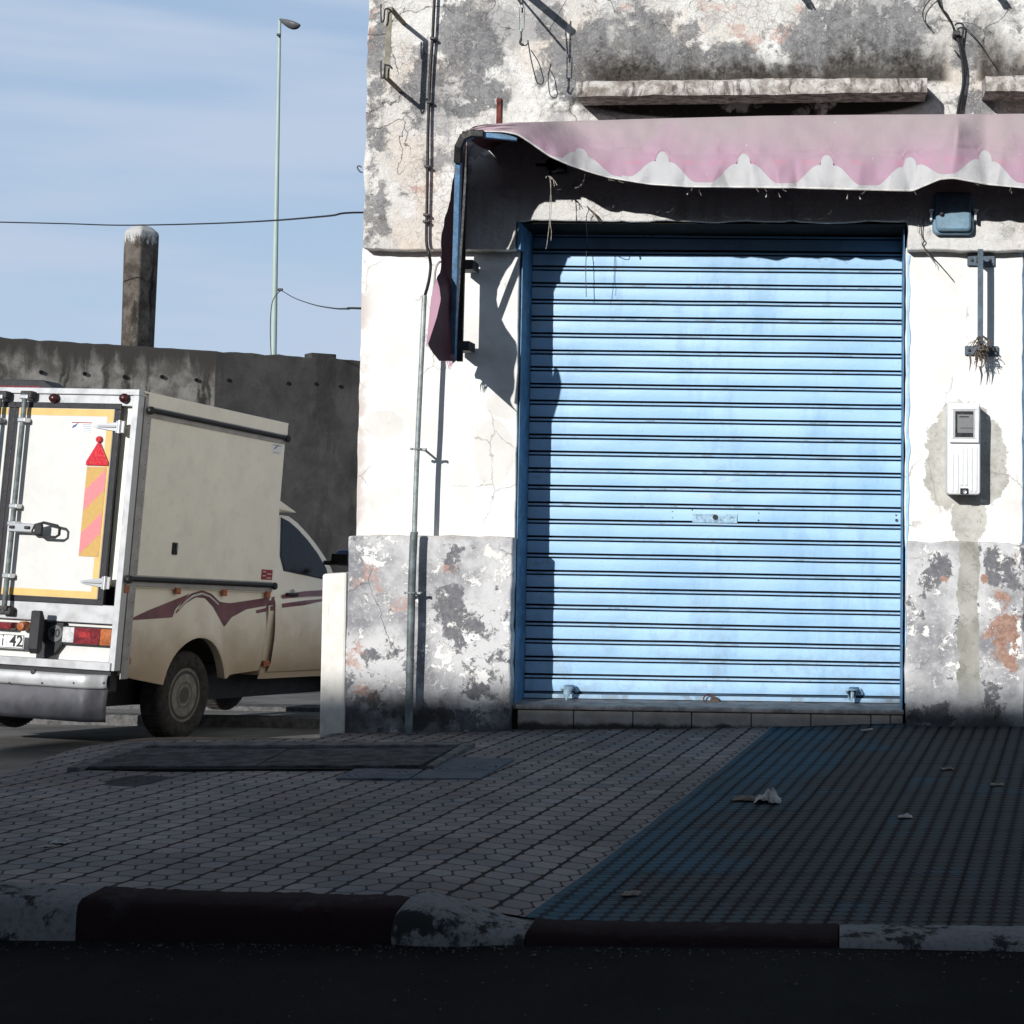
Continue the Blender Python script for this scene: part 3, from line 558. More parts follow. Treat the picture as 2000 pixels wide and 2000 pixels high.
def mat_cover(c):
    n = NT('blue_grey_cover', .9, .06); v = n.vm('SUBTRACT', n.P, tuple(c)); r = n.vm('LENGTH', n.warp(.006, 8, v)); ring = n.ma('ABSOLUTE', n.ma('SUBTRACT', n.ma('FRACT', n.ma('MULTIPLY', r, 34.)), .5))
    m = n.ma('MULTIPLY', n.st(ring, .17, .10), n.ma('MULTIPLY', n.st(r, .155, .145), n.st(n.noise(9, 3), .44, .52))); a = n.noise(12, 5, .65)
    col = n.mix(n.st(a, .3, .7), (.080, .093, .112), (.112, .125, .145)); n.col(n.mix(m, col, (.03, .035, .045))); n.bump(n.ma('MULTIPLY', m, -1.), .5, .004); return n.m
for pts, lab in ((((803, 1523.5), (936, 1524), (1005, 1485), (877, 1481.5)), 'blue grey utility cover with ring marks right of the sunken hatch'), (((655, 1523.5), (797, 1524), (826, 1506), (695, 1504)), 'blue grey utility cover with ring marks touching the front edge of the hatch')):
    lo4, hi4 = gquad(pts, -.01, .008); c = sum(hi4, Vector())/4
    mb = MB(); mb.hexa(lo4, hi4); o = build(mb, 'utility_cover', mat_cover(c), bevel=.002); tag(o, lab, 'cover', 'utility covers in the pavement')
# ================================================================ shop building
XL = -2.44; OX0, OX1 = -1.630, .313; O2 = .894
B = empty('shop_building', (0, 0, 0), 'peeling white corner shop with a blue roller shutter and grey plinth', 'building')
def sheet(x0, x1, z0, z1, Y, holes, back, cell=.05, jit=.006, seed=0, zb=None):
    def lin(a, b, extra):
        ks = sorted(set([a, b]+[h for h in extra if a < h < b])); out = []
        for p, q in zip(ks, ks[1:]):
            m = max(1, round((q-p)/cell)); out += [p+(q-p)*i/m for i in range(m)]
        return out+[b]
    X_ = lin(x0, x1, [h for hh in holes for h in hh[:2]]); Z_ = lin(z0, z1, [h for hh in holes for h in hh[2:]])
    bm = bmesh.new(); g = {}
    for i, x in enumerate(X_):
        for j, z in enumerate(Z_):
            dx = jit*nz(x*7+seed, z*7, 1.3)+jit*.6*nz(x*23, z*23, seed); dz = jit*nz(x*7, z*7+seed, 7.7)+jit*.6*nz(x*21+3, z*21, seed); dy = jit*1.2*nz(x*3, z*3, seed+4)
            if cell*.2 < abs(dy): pass
            g[i, j] = bm.verts.new((x+dx, Y+dy*.6, z+dz))
    for i in range(len(X_)-1):
        for j in range(len(Z_)-1):
            cx, cz = (X_[i]+X_[i+1])/2, (Z_[j]+Z_[j+1])/2
            if any(h[0] < cx < h[1] and h[2] < cz < h[3] for h in holes): continue
            bm.faces.new((g[i, j], g[i+1, j], g[i+1, j+1], g[i, j+1]))
    for v in list(bm.verts):
        if not v.link_faces: bm.verts.remove(v)
    be = [e_ for e_ in bm.edges if e_.is_boundary]
    r = bmesh.ops.extrude_edge_only(bm, edges=be)
    for v in [q for q in r['geom'] if isinstance(q, bmesh.types.BMVert)]: v.co.y = back
    bmesh.ops.recalc_face_normals(bm, faces=bm.faces)
    mb = MB(); bm.verts.index_update(); mb.v = [tuple(v.co) for v in bm.verts]; mb.f = [tuple(v.index for v in f.verts) for f in bm.faces]; bm.free(); return mb
X9 = 3.4
H1 = (OX0-.012, OX1+.004, -1, 2.513); H2 = (O2, O2+1.95, -1, 2.52)
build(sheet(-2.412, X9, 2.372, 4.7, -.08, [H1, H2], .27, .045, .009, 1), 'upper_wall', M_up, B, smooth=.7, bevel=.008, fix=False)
for xa_, xb_ in ((XL+.004, OX0), (OX1, O2), (O2+1.95, X9)):
    build(sheet(xa_, xb_, .90, 2.40, 0, [], .27, .045, .006, 2), 'wall', M_mid, B, smooth=.7, bevel=.006, fix=False)
for xa_, xb_ in ((XL-.005, OX0+.006), (OX1+.008, O2), (O2+1.95, X9)):
    build(sheet(xa_, xb_, -.35, .935, -.09, [], .27, .045, .008, 3), 'plinth', M_pl, B, smooth=.7, bevel=.008, fix=False)
M_side = simple('side_wall_plaster', (.80, .765, .69), .9, .1, var=.1, sc=3, bumpd=.01)
mb = MB(); mb.box(XL+.012, XL+.25, .275, 6.8, -1.3, 4.68); build(mb, 'side_wall', M_side, B)
mb = MB(); mb.box(XL+.012, X9, 6.805, 7.0, -1.3, 4.68); build(mb, 'back_wall', M_side, B)
mb = MB(); mb.box(-2.405, X9, -.07, 7.0, 4.69, 4.8); build(mb, 'roof', M_side, B)
mb = MB(); mb.box(OX0-.3, OX1+.3, .34, .40, -.2, 2.9).box(O2-.2, X9, .34, .4, -.2, 2.9); build(mb, 'inner_partition', M_soilshade, B)
mb = MB(); mb.box(OX0-.1, X9, .272, .338, 2.57, 2.9); build(mb, 'shutter_housing', M_soilshade, B)
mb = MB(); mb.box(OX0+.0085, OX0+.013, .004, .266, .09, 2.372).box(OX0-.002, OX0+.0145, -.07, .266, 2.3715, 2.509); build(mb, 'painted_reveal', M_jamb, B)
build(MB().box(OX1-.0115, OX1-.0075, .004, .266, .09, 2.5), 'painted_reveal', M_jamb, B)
build(MB().box(OX0+.0015, OX1-.0, -.06, .266, 2.5035, 2.508), 'lintel_shade', M_soilshade, B)  # near-black strip added where the lintel underside is only in shade
mb = MB()    # spilled blue paint along the wall edge
def fbl(u, v, X, s):
    z = lerp(.14, 2.36, v); w_ = (.010+.014*max(0, nz(z*9, s, 0)+.3)); return Vector((X+(w_ if X > 0 else -w_)*u, -.0065, z))
mb.grid(lambda u, v: fbl(u, v, OX1+.004, 2), 1, 90); o = build(mb, 'paint_edge', simple('sky_blue_spill', (.34, .54, .74), .5), B)
# ledges
def ledge(x0, x1, zt0, zb0, zt1, zb1, yf, s):
    n_ = 46; rr = []
    for i in range(n_+1):
        t = i/n_; X = lerp(x0, x1, t); zt = lerp(zt0, zt1, t); zb = lerp(zb0, zb1, t); j = lambda k: .005*nz(X*8, k*2.3+s, 0)+.003*nz(X*25, k*5., s)
        rr.append([(X+j(9), -.07, zb+.012), (X+j(8), yf+.004+j(1), zb+j(2)), (X+j(8), yf-.001+j(3), zb+.012), (X+j(7), yf+j(4)-.004, (zt+zb)/2), (X+j(8), yf+j(3), zt-.012), (X+j(8), yf+.012, zt+j(5)), (X+j(9), -.07, zt+.025)])
    m = 7; return MB().add([p for r in rr for p in r], [(i*m+k, (i+1)*m+k, (i+1)*m+(k+1) % m, i*m+(k+1) % m) for i in range(n_) for k in range(m)]+[tuple(range(m)), tuple(n_*m+k for k in range(m))[::-1]])
YF = -.31; P_ = lambda x, y: at(x, y, YF)
build(ledge(P_(1128, 0).x, P_(1811, 0).x, P_(1128, 157).z, P_(1128, 188).z, P_(1811, 150).z, P_(1811, 180).z, YF, 1), 'window_ledge', M_ledge, B, smooth=.8)
build(ledge(P_(1926, 0).x, P_(2000, 0).x+1.2, P_(1926, 147).z, P_(1926, 178).z, P_(2000, 140).z, P_(2000, 178).z, YF, 5), 'window_ledge', M_ledge, B, smooth=.8)
# threshold
zs = at(1350, 1380, 0).z
mb = MB(); mb.box(OX0+.0, OX1-.0, -.035, .30, zs-.022, zs); sill = build(mb, 'sill', M_sill, B, bevel=.006)
mb = MB(); seams = [1010, 1120, 1236, 1350.6, 1467, 1583.6, 1700.7, 1738.5, 1764]
for a, b in zip(seams, seams[1:]): mb.box(at(a, 1400, -.02).x+.003, at(b, 1400, -.02).x-.002, -.022+.002*rnd.random(), .1, -.12, zs-.027)
build(mb, 'riser_tiles', M_tile, B, bevel=.002)
mb = MB(); mb.box(OX0, OX1, -.012, .25, -.12, zs-.024); build(mb, 'riser_grout', M_soilshade, B)
# shutter
YS = .28; pitch = 33.35*wscale(YS); zg0 = at(1400, 517.5+4, YS).z
dents = [(rnd.uniform(-1.5, .25), rnd.uniform(.2, 2.3), rnd.uniform(.04, .11), rnd.uniform(-.0022, .0035)) for _ in range(26)]
def shutter(x0, x1, parent, name='roller_shutter', tilt=.0):
    prof = []; 
    zb = at(1400, 1357, YS).z; ztop = 2.60
    g = zg0+pitch*3
    while g > zb-.02:
        # going down: slat face, groove, rib, groove
        prof += [(g, .2790), (g-.0004, .310), (g-.0112, .310), (g-.0115, .2765), (g-.015, .2725), (g-.0195, .2735), (g-.0215, .2775), (g-.0218, .300), (g-.0290, .300), (g-.0293, .279), (g-.032, .2765)]
        for k in range(1, 6):
            t = k/6; prof.append((g-.032-t*(pitch-.034), .2765+.0022*t-.0015*math.sin(t*math.pi)))
        g -= pitch
    prof = [p for p in prof if p[0] > zb]
    zbb = at(1400, 1357, YS).z
    prof += [(zbb, .280), (zbb-.001, .290), (zbb-.006, .290), (zbb-.007, .272), (zbb-.012, .268), (zs+.004, .268), (zs+.003, .285)]
    nx = 60; V = []
    for i in range(nx+1):
        X = lerp(x0, x1, i/nx)
        for k, (z, y) in enumerate(prof): V.append((X, y+sum(a_*math.exp(-((X-dx_)/r_)**2-((z-dz_)/.035)**2) for dx_, dz_, r_, a_ in dents if abs(z-dz_) < .08)+.0035*nz(X*2.2, z*2.2, 5), z-tilt*(X+.65)*sm(.1, .5, z)+.0012*nz(X*3, math.floor(z/pitch)*1.7, 9)))
    m = len(prof); mb = MB().add(V, [(i*m+k, (i+1)*m+k, (i+1)*m+k+1, i*m+k+1) for i in range(nx) for k in range(m-1)])
    return build(mb, name, M_sh, parent, smooth=.35, fix=False)
SH = shutter(OX0+.012, OX1-.009, B, tilt=.0065)
SH['label'] = 'sky blue slatted roller shutter, pulled down'
SH2 = shutter(O2+.01, O2+1.94, B); SH2['label'] = 'blue shutter of the neighbouring opening, cut off at the right edge'
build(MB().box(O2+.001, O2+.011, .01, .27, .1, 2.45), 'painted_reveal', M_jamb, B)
def sp(px, py, d=0): return at(px, py, YS-.006+d)
a, b = sp(1352, 1003), sp(1440, 1022)
mb = MB(); mb.box(a.x, b.x, .2700, .2765, b.z+.001, a.z-.001); lk = build(mb, 'lock_plate', simple('chipped_lock_plate', (.30, .46, .60), .5, var=.2, sc=30, dirt=((.06, .10, .10), .8)), SH, bevel=.001)
c = sp(1397, 1010); build(MB().lathe([(0, -.0012), (.0135, -.0012), (.0135, .004), (.011, .0045), (0, .002)], 20, Matrix.Translation((c.x, .269, c.z)) @ Matrix.Rotation(-math.pi/2, 4, 'Z')), 'keyhole', M_black, SH, smooth=.6)
for q in ((1750, 1006, .004), (1751, 1016, .0075), (1482, 1002, .003), (1481, 1016, .004), (1313, 999, .0025), (1313, 1011, .002), (1352, 996, .003)):
    c = sp(q[0], q[1]); build(MB().lathe([(0, -.001), (q[2], -.001), (q[2], .003), (0, .003)], 12, Matrix.Translation((c.x, .2745, c.z)) @ Matrix.Rotation(-math.pi/2, 4, 'Z')), 'rivet', M_iron, SH, smooth=.6)
for cx in (1109, 1665):
    def lp(dx, dy, y): p = at(cx+dx, 1345+dy+(0 if cx < 1500 else 4), y); return Vector((p.x, y, p.z))
    mb = MB(); mb.tube([lp(-12, 2, .262), lp(-12, -2, .255), lp(14, -2, .255), lp(18, 6, .262)], .0085, 8)
    mb.add([lp(-6, -7, .262), lp(12, -7, .262), lp(10, 0, .20), lp(-8, 0, .20), lp(-2, 22, .185), lp(-9, 16, .185), lp(-6, -7, .255), lp(12, -7, .255)], [(0, 1, 2, 3), (3, 2, 4, 5), (7, 6, 3, 2)])
    mb.tube([lp(0, 3, .20), lp(-1, 14, .19), lp(-3, 23, .185)], [.009, .007, .003], 6)
    build(mb, 'latch', simple('pale_blue_latch', (.30, .44, .55), .45, var=.2, sc=40), SH, smooth=.6, solid=.002)
# padlock on the sill
e = empty('padlock', at(1396, 1370, .2), 'small rusty padlock hanging at the bottom middle of the blue shutter', 'padlock')
def pp(px, py, y=.235): return at(px, py, y)
mb = MB(); mb.tube([pp(1393, 1360), pp(1387, 1357), pp(1378, 1358), pp(1374, 1363), pp(1375, 1369), pp(1381, 1373), pp(1390, 1374)], .0033, 8); build(mb, 'shackle', M_rust, e, smooth=1)
mb = MB(); mb.prism([(1388, 1362), (1396, 1359), (1404, 1367), (1407, 1374), (1392, 1377), (1386, 1371)], lambda a, b, d: at(a, b, d), .225, .25); build(mb, 'body', M_drystraw, e, bevel=.003)
# ================================================================ white stub pier at the corner
mb = MB(); a = at(634, 1119, -.06); b = at(680, 1119, -.06); lo_ = at(628, 1441, -.06)
mb.hexa([(lo_.x, -.10, -.2), (XL+.004, -.10, -.2), (XL+.004, .10, -.2), (lo_.x, .10, -.2)], [(a.x, -.10, a.z-.004), (XL-.005, -.10, a.z+.004), (XL-.005, .10, a.z+.004), (a.x, .10, a.z-.004)])
o = build(mb, 'stub_pier', M_whitepost, bevel=.012); tag(o, 'low whitewashed pier against the left corner of the shop', 'pier')
# ================================================================ fittings on the facade
WY = -.08
def W_(px, py, d): return at(px, py, WY-d)
def bez(pts, n=8):
    pts = [Vector(p) for p in pts]; out = []
    for i in range(len(pts)-1):
        p0 = pts[max(i-1, 0)]; p1 = pts[i]; p2 = pts[i+1]; p3 = pts[min(i+2, len(pts)-1)]
        for k in range(n):
            t = k/n; out.append(.5*((2*p1)+(p2-p0)*t+(2*p0-5*p1+4*p2-p3)*t*t+(3*p1-p0-3*p2+p3)*t*t*t))
    return out+[pts[-1]]
# conduit
e = empty('wall_conduit', at(800, 1425, -.15), 'long grey metal conduit clamped to the wall left of the shutter', 'pipe')
p1, p2, p3 = at(829, 577, -.165), at(815, 880, -.165), at(809, 1050, -.165)
build(MB().tube(bez([p1, p2, p3]), .0125, 12), 'upper_pipe', M_galv, e, smooth=1)
q3, q4, q5 = at(808, 1052, -.165), at(804, 1160, -.168), at(798, 1432, -.17)
build(MB().tube(bez([at(810, 1045, -.165), q3, q4, q5]), .019, 14), 'lower_pipe', M_pipe2, e, smooth=1)
for (x, y, Yw) in ((817, 877, 0), (805, 1158, -.09)):
    mb = MB(); c = at(x, y, -.166); ww = .021 if y > 1000 else .0155
    mb.tube([(c.x-ww, -.166, c.z), (c.x-ww*.7, -.166-ww*.8, c.z), (c.x, -.166-ww*1.15, c.z), (c.x+ww*.7, -.166-ww*.8, c.z), (c.x+ww, -.166, c.z)], .005, 6)
    mb.box(c.x-ww-.026, c.x-ww+.004, -.17, -.160, c.z-.005, c.z+.005).box(c.x+ww-.004, c.x+ww+.026, -.17, -.160, c.z-.005, c.z+.005)
    mb.tube([(c.x-.005, -.15, c.z), (c.x-.005, Yw, c.z)], .006, 6).tube([(c.x-ww-.018, -.18, c.z), (c.x-ww-.018, -.155, c.z)], .006, 6).tube([(c.x+ww+.018, -.18, c.z), (c.x+ww+.018, -.155, c.z)], .006, 6)
    build(mb, 'clamp', M_galv, e, smooth=.7)
# thick cable up the wall
e = empty('wall_cable', W_(835, 480, .02), 'thick black cable running down the wall into the conduit', 'cable')
cp = [(850, -30), (847, 30), (845, 75), (841, 130), (838, 200), (836, 260), (835, 330), (834, 400), (833, 470)]
build(MB().tube(bez([W_(x, y, .03) for x, y in cp]+[at(838, 496, -.13), at(841, 520, -.10), at(837, 552, -.12), at(829, 580, -.165)]), .0078, 8), 'cable', M_black, e, smooth=1)
for x, y in ((846, 76), (839, 200), (835, 326), (833, 420), (832, 433)): c = W_(x, y, .03); build(MB().box(c.x-.014, c.x+.014, -.125, -.078, c.z-.006, c.z+.006), 'cable_clip', M_iron, e, bevel=.002)
# insulator bracket, top left
e = empty('cable_bracket', W_(762, 80, .02), 'pale steel strip bracket with cable hooks high on the left of the wall', 'bracket')
D = .27; mb = MB(); a, b = W_(761, 14, D), W_(755, 152, D)
M_strip = simple('dull_steel_strip', (.24, .225, .18), .9, .05, 0, var=.15, sc=20)
mb.hexa([(b.x-.014, b.y-.002, b.z), (b.x+.014, b.y-.002, b.z), (b.x+.014, b.y+.002, b.z), (b.x-.014, b.y+.002, b.z)], [(a.x-.014, a.y-.002, a.z), (a.x+.014, a.y-.002, a.z), (a.x+.014, a.y+.002, a.z), (a.x-.014, a.y+.002, a.z)])
build(mb, 'strip', M_strip, e)
for t in (a, b): build(MB().box(t.x-.014, t.x+.014, t.y, -.075, t.z-.0025, t.z+.0025), 'arm', M_strip, e)
for y in (20, 130):
    build(MB().tube(bez([W_(766, y+4, D-.02), W_(760, y-6+4, D+.02), W_(752, y-1, D+.03), W_(750, y+18, D+.03), W_(746, y+23, D+.03), W_(744, y+15, D+.03), W_(744, y-12, D+.03)], 5), .0042, 6), 'hook', M_iron, e, smooth=1)
# turnbuckle and clip
e = empty('turnbuckle', W_(1017, 40, .4), 'slim steel turnbuckle hanging from a bracket at the top of the wall', 'turnbuckle')
D = .40
build(MB().tube([W_(1015, 14, D), W_(1014, 58, D)], .0028, 6).tube([W_(1025, 14, D), W_(1023, 58, D)], .0028, 6).tube([W_(1020, 10, D), W_(1020, 16, D)], .0075, 8).tube([W_(1018, 56, D), W_(1018, 62, D)], .0075, 8), 'frame', M_galv, e, smooth=.8)
build(MB().tube(bez([W_(1018, 60, D), W_(1018, 74, D), W_(1016, 84, D), W_(1022, 88, D), W_(1028, 88, D-.02), W_(1032, 82, D-.02)], 5), [.004]*6+[.006]*10+[.003]*10, 8), 'lower_rod', M_iron, e, smooth=1)
build(MB().tube([W_(1022, -60, D), W_(1020, 25, D)], .0045, 6).tube([W_(1012, -40, D), W_(1016, 8, D)], .004, 6), 'upper_rod', M_iron, e, smooth=1)
e2 = empty('stay_arm', W_(1000, -60, 0), 'dark iron stay arm at the top edge that carries the turnbuckle', 'arm')
build(MB().tube([W_(985, -48, -.01), W_(1022, -42, D+.02)], .02, 8).tube([W_(985, 18-60, -.01), W_(1018, 8, D-.03)], .006, 6), 'arm', M_iron, e2, smooth=1)
o = build(MB().tube(bez([W_(1031, 78, D-.2), W_(1037, 115, D-.25), W_(1046, 152, D-.28), W_(1050, 162, D-.28), W_(1058, 164, D-.28), W_(1062, 157, D-.28), W_(1060, 148, D-.28), W_(1052, 122, D-.26), W_(1037, 98, D-.23)], 5), .0028, 6), 'wire_loop', M_black, smooth=1); tag(o, 'thin wire loop with a thick curled end below the turnbuckle', 'wire')
o = build(MB().box(W_(975, 0, 0).x, W_(984, 0, 0).x, -.095, -.078, W_(980, 245, 0).z, W_(980, 193, 0).z), 'iron_strap', M_rust, bevel=.001); tag(o, 'short rusty iron strap above the left end of the awning', 'strap')
o = build(MB().tube(bez([at(708, 337, .0), at(703, 335, .0), at(699, 330, .0), at(698, 326, 0), at(702, 324, 0), at(706, 327, 0)], 4), .0035, 6), 'edge_hook', M_iron, smooth=1); tag(o, 'small black hook on the left edge of the wall', 'hook')
# cable bundle right
e = empty('cable_bundle', W_(1875, 200, .02), 'tangled black cables dropping down the wall behind the awning at the right', 'cable')
D = .035
for pts, r in (([(1868, 240), (1874, 200), (1881, 170), (1882, 140), (1878, 105), (1872, 78), (1866, 60)], .009), ([(1874, 235), (1880, 190), (1886, 150), (1884, 120), (1874, 70)], .0055),
               ([(1864, 62), (1858, 45), (1845, 25), (1834, 8), (1828, -20)], .0045), ([(1862, 55), (1852, 30), (1838, 12), (1832, -20)], .003), ([(1865, 50), (1869, 46), (1878, 46), (1882, 52), (1880, 70), (1878, 90)], .0045),
               ([(1883, 52), (1900, 68), (1918, 90), (1932, 112), (1946, 131)], .0025), ([(1862, -20), (1830, -10), (1812, 5), (1803, 22), (1804, 38), (1811, 48), (1820, 56)], .003), ([(1878, 112), (1870, 105), (1864, 98)], .0035)):
    build(MB().tube(bez([W_(x, y, D) for x, y in pts], 6), r, 6), 'cable', M_black, e, smooth=1)
c = W_(1868, 66, D+.01); build(MB().box(c.x-.018, c.x+.018, c.y-.02, -.08, c.z-.012, c.z+.012), 'connector', M_iron, e, bevel=.004)
for x, lab in ((1573, 'torn black stub poking from the wall at the top, above the long ledge'), (1955, 'torn black stub poking from the wall at the top right corner')):
    mb = MB(); c = W_(x-12, -8, 0)
    for k in range(5): mb.tube([c+Vector((.004*k, 0, 0)), c+Vector((.01+.006*k, -.05, -.02+.004*k)), c+Vector((.012+.008*k, -.09, -.03-.012*rnd.random()))], .0045, 5)
    o = build(mb, 'cable_stub', M_black, smooth=1); tag(o, lab, 'cable stub', 'cut cable stubs in the wall')
# blue switch box
def rbox(x0, x1, y0, y1, z0, z1, r=.02, n=5):
    pl = []
    for cx, cz, a0 in ((x1-r, z1-r, 0), (x0+r, z1-r, 90), (x0+r, z0+r, 180), (x1-r, z0+r, 270)):
        for k in range(n+1): t = math.radians(a0+90*k/n); pl.append((cx+r*math.cos(t), cz+r*math.sin(t)))
    return MB().prism(pl, lambda a, b, d: Vector((a, d, b)), y1, y0)
e = empty('switch_box', W_(1862, 420, .05), 'blue enamel switch box with side clips under the awning at the right', 'switch box')
D = .05; a, b = W_(1822, 385, D), W_(1902, 457, D)
build(rbox(a.x, b.x, -.07, -.125, b.z, a.z+.03, .03), 'body', M_boxblue, e, bevel=.01, smooth=.6)
build(rbox(a.x+.014, b.x-.014, -.125, -.158, b.z+.012, a.z+.018, .022), 'cover', M_boxblue, e, bevel=.012, smooth=.6)
for s_ in (0, 1):
    cx = a.x-.008 if s_ == 0 else b.x+.008; zc = lerp(a.z, b.z, .5)
    build(MB().box(cx-.006, cx+.006, -.14, -.09, zc-.025, zc+.035).box(cx-.012, cx+.012, -.15, -.135, zc+.018, zc+.03), 'clip', M_chrome, e, bevel=.002)
c = W_(1839, 418, .08); build(MB().lathe([(0, -.012), (.008, -.009), (.011, 0), (.011, .01)], 12, Matrix.Translation((c.x, -.168, c.z)) @ Matrix.Rotation(math.pi/2, 4, 'Z')), 'screw', M_iron, e, smooth=1)
# right bracket with fibres
M_slate = simple('slate_blue_steel', (.085, .12, .155), .6, .3, var=.2, sc=25, dirt=((.05, .04, .035), .5))
e = empty('wall_bracket', at(1915, 600, -.1), 'slate blue steel wall bracket, a vertical bar between two bolted plates, right of the shutter', 'bracket')
D = .15; a, b = at(1915, 487, -D), at(1914, 684, -D)
build(MB().box(a.x-.013, a.x+.013, -D-.014, -D+.012, b.z, a.z), 'bar', M_slate, e, bevel=.002)
for x0, x1, y0, y1 in ((1890, 1943, 497, 518), (1885, 1950, 675, 693)):
    p, q = at(x0, y0, -.03), at(x1, y1, -.03); build(MB().box(p.x, q.x, -.022, .004, q.z, p.z), 'plate', M_slate, e, bevel=.002)
    zc = (p.z+q.z)/2; build(MB().box(a.x-.011, a.x+.011, -D+.012, -.022, zc-.012, zc+.012), 'strut', M_slate, e)
    for xx in (p.x+.022, q.x-.022): build(MB().lathe([(0, -.010), (.007, -.008), (.009, 0)], 8, Matrix.Translation((xx, -.022, zc)) @ Matrix.Rotation(math.pi/2, 4, 'Z')), 'bolt', M_iron, e)
mb = MB(); rr = random.Random(5)
for k in range(80):
    p = at(1916+rr.uniform(-9, 9), 676+rr.uniform(-20, 16), -.14-rr.uniform(-.03, .05)); pts = [p]; v = Vector((rr.uniform(-.03, .03), rr.uniform(-.03, .03), rr.uniform(-.03, .02)))
    for j in range(5): v = v*.75+Vector((rr.uniform(-.014, .014), rr.uniform(-.01, .01), rr.uniform(-.016, .006))); pts.append(pts[-1]+v*.42)
    mb.tube(pts, .0017 if k % 4 else .0035, 4)
for dx in (-16, -4, 6): p = at(1910+dx, 690, -.15); mb.tube([p, p+Vector((.005, -.01, -.04)), p+Vector((-.002, -.01, -.09))], [.006, .005, .001], 5)
o = build(mb, 'rope_tangle', M_drystraw, smooth=1); tag(o, 'ragged brown rope tangle caught on the lower end of the slate blue wall bracket', 'rope')
# meter
e = empty('meter_box', at(1884, 960, -.02), 'white electricity meter box with a glass window on a grey cement patch', 'meter')
D = .165; a, b = at(1851, 786, -D), at(1915, 966, -D)
build(rbox(a.x, b.x, .0, -D+.012, b.z, a.z, .014), 'body', M_meter, e, bevel=.006, smooth=.6)
zm = at(1880, 867, -D).z
def frame(x0, x1, z0, z1, y0, y1, t, r=.006): return MB().box(x0, x1, y0, y1, z1-t, z1).box(x0, x1, y0, y1, z0, z0+t).box(x0, x0+t, y0, y1, z0+t, z1-t).box(x1-t, x1, y0, y1, z0+t, z1-t)
lx0, lx1, lz0, lz1 = a.x+.010, b.x-.008, zm+.006, a.z-.016
lid = build(frame(lx0, lx1, lz0, lz1, -D-.006, -D+.012, .0195), 'lid', M_meter, e, bevel=.003)
w0, w1, v0, v1 = lx0+.020, lx1-.020, lz0+.020, lz1-.020
build(frame(w0+.0005, w1-.0005, v0+.0005, v1-.0005, -D-.002, -D+.011, .006), 'window_frame', simple('grey_gasket', (.42, .42, .42), .5), lid)
build(MB().box(w0+.0065, w1-.0065, -D+.006, -D+.0115, v0+.0065, v1-.0065), 'window', M_glassdark, lid)
build(MB().box(w0+.018, w1-.008, -D+.004, -D+.0058, v0+.028, v1-.022), 'dial_plate', M_label, lid)
for q_ in ((w0+.026, w1-.028, v1-.036, v1-.030), (w0+.03, w1-.012, v0+.050, v0+.053)): build(MB().box(q_[0], q_[1], -D+.003, -D+.0038, q_[2], q_[3]), 'dial_print', M_text, lid)
xs_ = [lerp(a.x+.012, b.x-.012, (k+.5)/6) for k in range(6)]
for k, xx in enumerate(xs_):
    zt = zm-.012-(.035 if k < 2 else 0); zb_ = b.z+.012+(.03 if k in (2, 3) else 0)
    build(rbox(xx-.0075, xx+.0075, -D+.013, -D+.0075, zb_, zt, .007, 4), 'rib', M_meter, e, bevel=.0015)
build(MB().box(xs_[2]-.006, xs_[3]+.008, -D+.0, -D+.013, b.z+.002, b.z+.030), 'lock_recess', M_black, e)
build(MB().lathe([(.003, -.003), (.009, -.004), (.010, 0), (.0105, .004)], 14, Matrix.Translation(((xs_[2]+xs_[3])/2+.003, -D-.001, b.z+.013)) @ Matrix.Rotation(math.pi/2, 4, 'Z')), 'lock', M_chrome, e, smooth=.8)
# strings and wires
def wire(name, pts, r, mat, lab, cat, Yf=None):
    o = build(MB().tube(bez(pts, 6), r, 5), name, mat, smooth=1); return tag(o, lab, cat)
e = empty('hanging_string', at(1075, 350, -.3), 'frayed pale string hanging from the awning in front of the shutter top', 'string')
sp3 = lambda x, y: at(x, y, -.30)
for pts, r in (([(1073, 345), (1076, 362), (1074, 400), (1073, 434), (1071, 455), (1068, 478), (1066, 486)], .0016), ([(1074, 345), (1077, 400), (1075, 436), (1077, 452), (1076, 470)], .0014), ([(1072, 345), (1082, 352), (1088, 362)], .002), ([(1074, 344), (1080, 350), (1083, 364)], .002), ([(1066, 348), (1070, 343), (1078, 350)], .003)):
    build(MB().tube(bez([sp3(*p) for p in pts], 6), r, 5), 'strand', M_string, e, smooth=1)
wire('loose_wire', [at(1795, 418, -.10), at(1794, 440, -.1), at(1793, 452, -.1), at(1799, 460, -.1), at(1801, 478, -.1), at(1815, 500, -.06), at(1826, 512, -.04), at(1828, 522, -.03)], .0018, M_string, 'thin pale wire dangling on the wall between the shutter and the switch box', 'wire')
wire('loose_wire', [at(1806, 424, -.10), at(1800, 445, -.1), at(1801, 462, -.1), at(1806, 470, -.1), at(1802, 478, -.1), at(1812, 492, -.07), at(1827, 508, -.03), at(1845, 528, -.02), at(1862, 548, -.02)], .0028, M_iron, 'dark kinked wire crossing the wall edge below the switch box', 'wire')
e = empty('pulley_fitting', at(1075, 320, -.2), 'black pulley fitting on the wall under the left end of the awning', 'fitting')
build(MB().box(at(1052, 0, -.2).x, at(1072, 0, -.2).x, -.2, -.18, at(0, 324, -.2).z, at(0, 318, -.2).z), 'arm', M_black, e)
